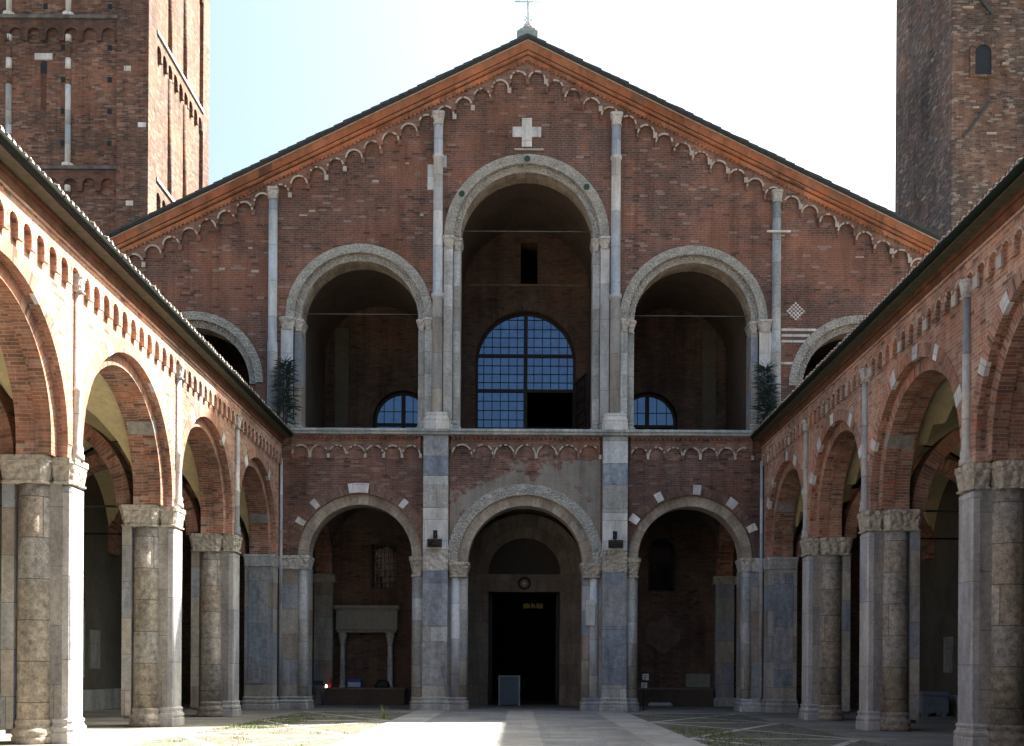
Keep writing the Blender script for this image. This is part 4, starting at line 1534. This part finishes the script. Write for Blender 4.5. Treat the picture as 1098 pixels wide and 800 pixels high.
def entrance_side():
    rt = root('portico', (CX, -1, 0), 'brick arcade closing the courtyard at its entrance, opposite the church front', 'arcade', 'arcades along the courtyard')
    W_ = Fr((CX, 1.9, 0), (1, 0, 0), (0, -1, 0))
    mb = MB()
    prev = -9.4
    for c in (-6.2, 0.0, 6.2):
        W_.strip(mb, [(prev, SP, 10.4), (c - 2.45, SP, 10.4)], 0, .95, 'brick_arcade')
        W_.strip(mb, arch_seg(c, 2.45, SP, 10.4), 0, .95, 'brick_arcade', 'brick_soffit', (False, False))
        prev = c + 2.45
    W_.strip(mb, [(prev, SP, 10.4), (9.4, SP, 10.4)], 0, .95, 'brick_arcade')
    mb.build('arcade_wall', rt)
    for u in (-9.0, -3.1, 3.1, 9.0):
        mb = MB()
        q = frbox_xy(W_, u - .6, u + .6, 0, .95)
        loft(mb, *q, base_prof(0, .5) + [(0, 5.25)] + cap_prof(5.25, SP, .1)[1:], 'pilaster', .06)
        mb.build('pier', rt)
    mb = MB()
    W_.box(mb, -15.5, 15.5, 6.2, 6.7, 0, 12.2, 'ochre')
    mb.build('back_wall', rt)
    mb = MB()
    mb.hexa([W_.P(-15.6, -.3, 10.4), W_.P(15.6, -.3, 10.4), W_.P(15.6, 6.8, 12.6), W_.P(-15.6, 6.8, 12.6),
             W_.P(-15.6, -.3, 10.55), W_.P(15.6, -.3, 10.55), W_.P(15.6, 6.8, 12.75), W_.P(-15.6, 6.8, 12.75)], 'tile')
    mb.build('roof', rt)
entrance_side()

# ---------------------------------------------------------------- towers
def tower_left():
    x1, y0 = -15.46, 43.0
    W, Dp, H = 9.4, 8.3, 40.0
    x0, y1 = x1 - W, y0 + Dp
    rt = root('bell_tower', ((x0 + x1) / 2, (y0 + y1) / 2, 0), 'tall square brick bell tower at left with recessed panels, sunlit on its right flank', 'tower')
    rec = .16
    A = Fr((x0, y0, 0), (1, 0, 0), (0, 1, 0))            # front, u from x0
    B = Fr((x1, y0, 0), (0, 1, 0), (-1, 0, 0))           # right flank, u from the front corner
    mb = MB()
    mb.box(x0 + rec, x1 - rec, y0 + rec, y1 - rec, 0, H, 'brick_tower')
    core = mb.build('tower_wall', rt)
    st = 1.3
    mb = MB()
    mb.box(x1 - st, x1, y0, y0 + .95, 0, H, 'brick_tower')
    mb.box(x0, x0 + st, y0, y0 + .95, 0, H, 'brick_tower')
    mb.box(x1 - st, x1, y1 - .95, y1, 0, H, 'brick_tower')
    mb.box(x0, x0 + st, y1 - .95, y1, 0, H, 'brick_tower')
    mb.build('corner_strips', rt)
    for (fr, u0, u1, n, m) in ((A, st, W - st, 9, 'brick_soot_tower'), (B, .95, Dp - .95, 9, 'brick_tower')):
        for zt in (22.0, 28.15, 34.3):
            mb = MB()
            # band with little arches, flush with the strips
            p = (u1 - u0) / n
            for k in range(n):
                c = u0 + p * (k + .5)
                r = p * .36
                fr.strip(mb, [(c - p / 2, zt - 1.0, zt - .15), (c - r, zt - 1.0, zt - .15)], .02, rec + .02, m)
                fr.strip(mb, [(c + r, zt - 1.0, zt - .15), (c + p / 2, zt - 1.0, zt - .15)], .02, rec + .02, m)
                fr.strip(mb, arch_seg(c, r, zt - .75, zt - .15, 10), .02, rec + .02, m, None, (False, False))
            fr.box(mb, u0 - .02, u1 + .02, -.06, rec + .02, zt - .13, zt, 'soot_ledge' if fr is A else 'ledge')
            mb.build('corbel_table', rt)
    for (fr, us) in ((A, (W - 3.34, W - 5.77)), (B, (2.95, 5.0))):
        for u in us:
            for (za, zb) in ((16.0, 21.0), (22.0, 27.15), (28.15, 33.3)):
                mb = MB()
                p = fr.P(u, rec - .02, 0)
                if fr is A:
                    d_ = zb - za
                    zz0 = za
                    for (t1, mm) in ((.03, 'white_stone'), (.34, 'pale_col'), (.66, 'pale_col'), (.78, 'brick_tower'), (.87, 'white_stone'), (1.0, 'brick_tower')):
                        z1_ = za + d_ * t1
                        rr = .24 if t1 == .03 else .115
                        lathe(mb, p.x, p.y, [(rr, zz0), (rr, z1_ - .02)], mm, 12)
                        zz0 = z1_
                    lathe(mb, p.x, p.y, [(.12, zb), (.13, zb + .25), (.12, zb + .26)], 'white_stone', 12)
                else:
                    lathe(mb, p.x, p.y, [(.12, za), (.12, zb)], 'brick_tower', 12)
                mb.build('colonnette', rt)
    # slit window with a white hood, putlog holes
    mb = MB()
    u = W - 4.35
    zc = 26.35
    A.box(mb, u - .36, u + .36, rec - .04, rec + .05, zc + .05, zc + .32, 'white_stone')
    hood = mb.build('slit_window', rt)
    mb = MB()
    A.strip(mb, [(u - .13 + .026 * i, zc - .5, zc - .12 + math.sqrt(max(0, .13 ** 2 - (.026 * i - .13) ** 2))) for i in range(11)], rec - .012, rec + .04, 'black')
    A.strip(mb, [(u - .11, zc - 2.0, zc - .502), (u + .11, zc - 2.0, zc - .502)], rec - .012, rec + .04, 'recess_shade_brick')
    mb.build('opening', hood)
    for (uu, z) in [(W - st - .35, z) for z in (28.6, 26.9, 25.6, 24.3, 23.0, 21.7, 18.6)] + [(W - 3.75 + .2, z) for z in (26.9, 25.6, 24.3, 23.0)] + [(W - 4.3, 28.6), (W - 4.9, 21.7)]:
        mb = MB()
        A.box(mb, uu - .09, uu + .09, rec - .012, rec + .04, z - .1, z + .12, 'black')
        mb.build('putlog_hole', rt)
    for (uu, z, w) in ((W - 1.0, 25.9, .28), (W - .42, 23.6, .32), (W - .55, 29.3, .3), (W - .9, 20.4, .3), (W - .45, 19.0, .26)):
        mb = MB()
        A.box(mb, uu, uu + w, -.012, .05, z, z + .2, 'white_stone')
        mb.build('pale_stone', rt)
    # pyramid roof
    mb = MB()
    a, b, c, d = (x0 - .3, y0 - .3, H), (x1 + .3, y0 - .3, H), (x1 + .3, y1 + .3, H), (x0 - .3, y1 + .3, H)
    t = ((x0 + x1) / 2, (y0 + y1) / 2, H + 3)
    mb.face([a, b, c, d], 'tile')
    for p, q in ((a, b), (b, c), (c, d), (d, a)):
        mb.face([p, q, t], 'tile')
    mb.build('roof', rt)
tower_left()

def tower_right():
    x0, y0 = 18.95, 47.0
    W, Dp, H = 7.4, 7.1, 42.0
    x1, y1 = x0 + W, y0 + Dp
    rt = root('bell_tower', ((x0 + x1) / 2, (y0 + y1) / 2, 0), 'plain dark weathered stone and brick tower at right with one small arched window', 'tower')
    # slightly uneven walls: gridded skin
    mb = MB()
    r2 = random.Random(5)
    off = {}
    def o(i, j, k):
        key = (i % 32, j, k)
        if key not in off:
            off[key] = r2.uniform(-.06, .06)
        return off[key]
    nz, nu = 42, 8
    def skin(fr, Wd, key):
        for i in range(nu):
            for j in range(nz):
                def Q(i, j):
                    w = 0 if i in (0, nu) else o(i, j, key)
                    return fr.P(Wd * i / nu, w, H * j / nz)
                mb.face([Q(i, j), Q(i + 1, j), Q(i + 1, j + 1), Q(i, j + 1)], 'brick_old',
                        [(Wd * i / nu, H * j / nz), (Wd * (i + 1) / nu, H * j / nz), (Wd * (i + 1) / nu, H * (j + 1) / nz), (Wd * i / nu, H * (j + 1) / nz)])
    A = Fr((x0, y0, 0), (1, 0, 0), (0, 1, 0))
    skin(A, W, 1)
    skin(Fr((x0, y0, 0), (0, 1, 0), (1, 0, 0)), Dp, 2)
    skin(Fr((x1, y0, 0), (0, 1, 0), (-1, 0, 0)), Dp, 3)
    skin(Fr((x0, y1, 0), (1, 0, 0), (0, -1, 0)), W, 4)
    mb.build('tower_wall', rt)
    # arched window: dark recess with a brick surround
    u, zb, zs, r = 1.35, 28.15, 29.15, .36
    mb = MB()
    A.ring(mb, u, zs, r, r + .22, -.10, .12, 'brick_old', n=16)
    A.box(mb, u - r - .22, u - r, -.10, .12, zb, zs, 'brick_old')
    A.box(mb, u + r, u + r + .22, -.10, .12, zb, zs, 'brick_old')
    A.box(mb, u - r - .25, u + r + .25, -.14, .12, zb - .1, zb, 'brick_old')
    o_ = mb.build('arched_window', rt)
    mb = MB()
    A.strip(mb, [(u - r + r * i / 8, zb, zs + math.sqrt(max(0, r * r - (r * i / 8 - r) ** 2))) for i in range(17)], -.065, .1, 'black')
    mb.build('opening', o_)
    # old roof scars running diagonally
    for (ua, za, ub, zb_) in ((.9, 32.0, 1.75, 30.9), (.5, 25.4, 1.7, 27.0), (.5, 20.9, 1.95, 22.2)):
        mb = MB()
        d = Vector((ub - ua, 0, zb_ - za)).normalized()
        nrm = Vector((-d.z, 0, d.x)) * .055
        p0, p1 = A.P(ua, 0, za), A.P(ub, 0, zb_)
        mb.hexa([p0 - nrm + Vector((0, -.09, 0)), p1 - nrm + Vector((0, -.09, 0)), p1 - nrm + Vector((0, .1, 0)), p0 - nrm + Vector((0, .1, 0)),
                 p0 + nrm + Vector((0, -.09, 0)), p1 + nrm + Vector((0, -.09, 0)), p1 + nrm + Vector((0, .1, 0)), p0 + nrm + Vector((0, .1, 0))], 'tile_dark')
        mb.build('roof_scar', rt)
    L = Fr((x0, y0, 0), (0, 1, 0), (1, 0, 0))
    for k in range(40):
        mb = MB()
        fr, wd = (A, W) if k < 24 else (L, Dp)
        u, z = r2.uniform(.3, wd - .7), r2.uniform(17, 33)
        fr.box(mb, u, u + r2.uniform(.15, .5), -.075, .12, z, z + r2.uniform(.06, .12), 'patch_plaster')
        mb.build('pale_stone', rt)
    mb = MB()
    a, b, c, d = (x0 - .3, y0 - .3, H), (x1 + .3, y0 - .3, H), (x1 + .3, y1 + .3, H), (x0 - .3, y1 + .3, H)
    t = ((x0 + x1) / 2, (y0 + y1) / 2, H + 2.5)
    mb.face([a, b, c, d], 'tile')
    for p, q in ((a, b), (b, c), (c, d), (d, a)):
        mb.face([p, q, t], 'tile')
    mb.build('roof', rt)
tower_right()

# ---------------------------------------------------------------- small things
def floodlight(u, label):
    rt = root('floodlight', F.P(u, -.26, 6.1), label, 'lamp', 'floodlights on the church piers')
    mb = MB()
    F.box(mb, u - .25, u + .25, -.56, -.34, 6.14, 6.40, 'black')
    F.box(mb, u - .28, u + .28, -.60, -.56, 6.12, 6.43, 'black')
    for k in range(5):
        F.box(mb, u - .2 + .09 * k, u - .17 + .09 * k, -.34, -.30, 6.17, 6.37, 'black')
    h = mb.build('housing', rt, bevel=.01)
    mb = MB()
    F.box(mb, u - .22, u + .22, -.612, -.60, 6.16, 6.38, 'glass_dark')
    mb.build('lens', h)
    mb = MB()
    F.box(mb, u - .03, u + .03, -.47, -.42, 6.40, 6.62, 'iron')
    F.box(mb, u - .03, u + .03, -.47, -.235, 6.62, 6.67, 'iron')
    F.box(mb, u - .08, u + .08, -.26, -.235, 6.5, 6.8, 'iron')
    mb.build('bracket', rt)
floodlight(-3.39, 'small black floodlight on the stone pier left of the church doorway')
floodlight(3.39, 'small black floodlight on the stone pier right of the church doorway')

# spiky plants at the roof corners
def spiky_plant(x, y, z, h, wid, seed, label):
    r2 = random.Random(seed)
    rt = root('spiky_shrub', (x, y, z), label, 'plant', 'plants growing on the roof corners')
    sb = MB()
    tops = []
    for k in range(4):
        a = r2.uniform(0, 2 * PI)
        q = (x + .16 * math.cos(a), y + .1 * math.sin(a), z + h * r2.uniform(.55, .95))
        tube(sb, (x + .05 * math.cos(a), y + .05 * math.sin(a), z), q, .025, 'stem', 6, .012)
        tops.append(q)
    sb.build('stem', rt)
    mb = MB()
    for k in range(520):
        t = r2.uniform(.12, 1.0)
        zz_ = z + h * t
        env = wid * (0.45 + .3 * math.sin(PI * min(1, t * 1.05)) + .25 * math.sin(t * 17 + seed)) * r2.uniform(.05, .9)
        if t < .3 and r2.random() < .55: continue
        a = r2.uniform(0, 2 * PI)
        c = Vector((x + env * .55 * math.cos(a), y + env * .4 * math.sin(a), zz_))
        d = Vector((math.cos(a + r2.uniform(-.6, .6)), math.sin(a + r2.uniform(-.6, .6)) * .8, r2.uniform(-.35, .75))).normalized()
        ln = r2.uniform(.2, .62)
        side = d.cross(Vector((r2.uniform(-1, 1), r2.uniform(-1, 1), r2.uniform(-1, 1)))).normalized() * .016
        mb.face([c - side, c + side, c + d * ln * .6 + side * .8 + Vector((0, 0, -.01)), c + d * ln + Vector((0, 0, -.05))], 'leaf')
        mb.face([c - side, c + d * ln * .6 + side * .8 + Vector((0, 0, -.01)), c + d * ln + Vector((0, 0, -.05)), c + d * ln * .6 - side * .8], 'leaf')
    mb.build('foliage', rt)
spiky_plant(-9.02, 39.5, 10.5, 2.55, .42, 3, 'dark spiky shrub on the left roof corner with blade leaves sticking out')
spiky_plant(8.98, 39.5, 10.5, 2.45, .36, 8, 'dark slim shrub on the right roof corner beside the pale pier')

# wall tomb in the left bay
yb = 46.0
rt = root('wall_tomb', (-6.8, yb - .4, 0), 'pale stone sarcophagus raised on two thin columns in the left bay of the porch', 'tomb')
mb = MB()
loft(mb, -8.15, -5.40, yb - .78, yb - .01, [(-.10, 3.12), (-.10, 3.2), (-.04, 3.24), (-.06, 3.3), (-.06, 4.05), (-.02, 4.1), (.04, 4.16), (.04, 4.28)], 'marble_slab', .02)
sc = mb.build('sarcophagus', rt)
for (a, b) in ((-8.0, -7.25), (-7.15, -6.4), (-6.3, -5.55)):
    mb = MB()
    mb.box(a, b, yb - .735, yb - .6, 3.36, 3.98, 'marble_slab')
    mb.build('relief_panel', sc)
for x in (-7.82, -5.78):
    mb = MB()
    lathe(mb, x, yb - .55, [(.16, .74), (.16, .84), (.12, .9), (.105, 2.6), (.13, 2.66), (.19, 3.0), (.19, 3.12)], 'jamb', 14)
    mb.build('column', rt)
mb = MB()
mb.box(-8.45, -5.1, yb - 1.0, yb - .01, 0.0, .68, 'brown_plaster')
mb.box(-8.5, -5.05, yb - 1.05, yb - .01, .68, .74, 'portal')
mb.build('plinth', rt)

# things on and beside the plinth
mb = MB()
mb.box(-7.55, -6.95, yb - .95, yb - .6, .742, 1.12, 'plastic_blue')
mb.box(-7.52, -6.98, yb - .953, yb - .94, .78, .98, 'paper')
tag(mb.build('cardboard_box', bevel=.008), 'blue and white box standing on the plinth below the raised sarcophagus', 'box')
mb = MB()
lathe(mb, -8.28, yb - .8, [(.10, .742), (.10, .80), (.06, .84), (.06, 1.10), (.02, 1.14)], 'red', 12)
tag(mb.build('votive_lamp'), 'small red votive lamp at the left end of the plinth', 'lamp')
mb = MB()
lathe(mb, -8.44, yb - .98, [(.04, .742), (.045, .80), (.03, .86), (.01, .88)], 'candle', 10)
tag(mb.build('candle'), 'tiny glowing candle on the plinth beside the red votive lamp', 'candle')
mb = MB()
loft(mb, -6.35, -5.75, yb - .98, yb - .7, [(0, .742), (.02, .85), (-.05, 1.0), (-.12, 1.08)], 'black', .08)
tag(mb.build('dark_bag'), 'dark lumpy bag at the right end of the plinth by the thin column', 'bag')
rt = root('side_table', (-8.78, 45.1, 0), 'small folding table with splayed legs beside the sarcophagus plinth', 'table')
mb = MB()
mb.box(-9.12, -8.46, 44.9, 45.3, .82, .87, 'panel')
mb.build('table_top', rt)
for (dx, dy) in ((-.2, -.15), (.2, -.15), (-.2, .15), (.2, .15)):
    mb = MB()
    tube(mb, (-8.79 + dx * .4, 45.1 + dy, .82), (-8.79 + dx, 45.1 + dy, .005), .018, 'panel', 6)
    mb.build('leg', rt)
mb = MB()
mb.box(-9.02, -8.6, 44.96, 45.2, .872, 1.02, 'ink')
mb.box(-8.98, -8.64, 45.0, 45.16, 1.02, 1.04, 'ink')
tag(mb.build('dark_tray'), 'dark tray lying on the small folding table', 'tray')

# notice board in the doorway
rt = root('notice_board', (-.62, 44.9, 0), 'plain blue grey panel board standing in the dark church doorway', 'sign')
mb = MB()
mb.box(-1.02, -.22, 44.88, 44.93, .06, 1.26, 'panel')
mb.build('board', rt)
mb = MB()
mb.box(-.22, -.16, 44.86, 44.95, .0, 1.30, 'lead')
mb.box(-1.08, -1.02, 44.86, 44.95, .0, 1.30, 'lead')
mb.box(-1.02, -.22, 44.86, 44.95, 1.26, 1.30, 'lead')
mb.build('frame', rt)
for x in (-1.05, -.19):
    mb = MB()
    mb.box(x - .05, x + .05, 44.7, 45.1, 0.024, .05, 'lead')
    mb.build('foot', rt)

# notices by the right pier
rt = root('notice_stand', (4.42, 40.7, 0), 'small white notice sheets on a thin post behind the right hand pier', 'sign')
mb = MB()
tube(mb, (4.62, 40.72, .004), (4.62, 40.72, 1.5), .018, 'iron', 8)
mb.build('post', rt)
for (x0, x1, z0, z1) in ((4.57, 4.80, 1.18, 1.42), (4.52, 4.74, .88, 1.08)):
    mb = MB()
    mb.box(x0, x1, 40.66, 40.69, z0, z1, 'paper')
    o = mb.build('notice_sheet', rt)
    mb = MB()
    for k in range(3):
        zq = z1 - .06 - .07 * k
        mb.box(x0 + .04, x1 - .04 - .04 * k, 40.654, 40.659, zq - .035, zq, 'ink')
    mb.build('print', o)

# chandelier deep inside the nave
rt = root('chandelier', (.55, 60, 5.0), 'faint amber ring of lamps seen through the dark church doorway', 'lamp')
mb = MB()
for k in range(24):
    a, b = 2 * PI * k / 24, 2 * PI * (k + 1) / 24
    tube(mb, (.55 + .5 * math.cos(a), 60 + .5 * math.sin(a), 5.0), (.55 + .5 * math.cos(b), 60 + .5 * math.sin(b), 5.0), .03, 'iron', 6)
tube(mb, (.55, 60, 5.0), (.55, 60, 20.9), .02, 'iron', 6)
for k in range(4):
    a = PI / 2 * k
    tube(mb, (.55, 60, 5.6), (.55 + .5 * math.cos(a), 60 + .5 * math.sin(a), 5.0), .012, 'iron', 5)
mb.build('ring', rt)
for k in range(10):
    a = 2 * PI * k / 10 + .2
    mb = MB()
    lathe(mb, .55 + .5 * math.cos(a), 60 + .5 * math.sin(a), [(.05, 5.03), (.08, 5.12), (.07, 5.25), (.02, 5.32)], 'amber', 8)
    mb.build('bulb', rt)

# stone chest in the right arcade
rt = root('stone_chest', (14.3, 37.2, 0), 'slate blue chest on low feet against the back wall of the shaded arcade', 'chest')
mb = MB()
loft(mb, 13.8, 14.75, 36.6, 37.8, [(0, .14), (0, .72), (.05, .74), (.05, .86)], 'tarp', .03)
mb.build('chest_body', rt)
for (x, y) in ((13.95, 36.75), (14.6, 36.75), (13.95, 37.65), (14.6, 37.65)):
    mb = MB()
    mb.box(x - .08, x + .08, y - .08, y + .08, .004, .145, 'lead')
    mb.build('foot', rt)

# white bundle on the floor of the right bay
mb = MB()
loft(mb, 5.3, 6.3, 44.6, 44.9, [(-.02, .02), (.03, .07), (-.02, .16), (-.1, .2)], 'paper', .1)
tag(mb.build('white_bundle'), 'pale rolled bundle lying on the porch floor in the right hand bay', 'bundle')

# weeds and grass
r3 = random.Random(21)
def blades(mb, x, y, n, sp, h, m='grass', z=0.012):
    for k in range(n):
        bx, by = x + r3.gauss(0, sp), y + r3.gauss(0, sp)
        a = r3.uniform(0, 2 * PI)
        hh = h * r3.uniform(.4, 1.2)
        d = Vector((math.cos(a), math.sin(a), 0))
        w = d.cross(Vector((0, 0, 1))) * (.004 + hh * .03)
        b = Vector((bx, by, z))
        t = b + Vector((0, 0, hh)) + d * hh * r3.uniform(.1, .6)
        mid = b + Vector((0, 0, hh * .6)) + d * hh * .15
        mb.face([b - w, b + w, mid + w * .8, mid - w * .8], m)
        mb.face([mid - w * .8, mid + w * .8, t], m)
mb = MB()
blades(mb, -4.35, 32.6, 16, .03, .40, 'fresh_green')
tag(mb.build('weed'), 'single upright green weed on the edge of the shaded paving by the path', 'plant')
mb = MB()
for k in range(420):
    s = r3.choice((-1, 1))
    x = CX + s * r3.uniform(3.9, 7.7)
    y = r3.uniform(20.5, 37.5)
    if s > 0 and r3.random() < .6:
        x = CX + r3.uniform(3.88, 5.2); y = r3.uniform(20.5, 28)
    if s < 0 and r3.random() < .6:
        x = CX - r3.uniform(6.2, 7.72); y = r3.uniform(27, 34)
    blades(mb, x, y, 16, .10, .05)
tag(mb.build('grass'), kind='stuff')
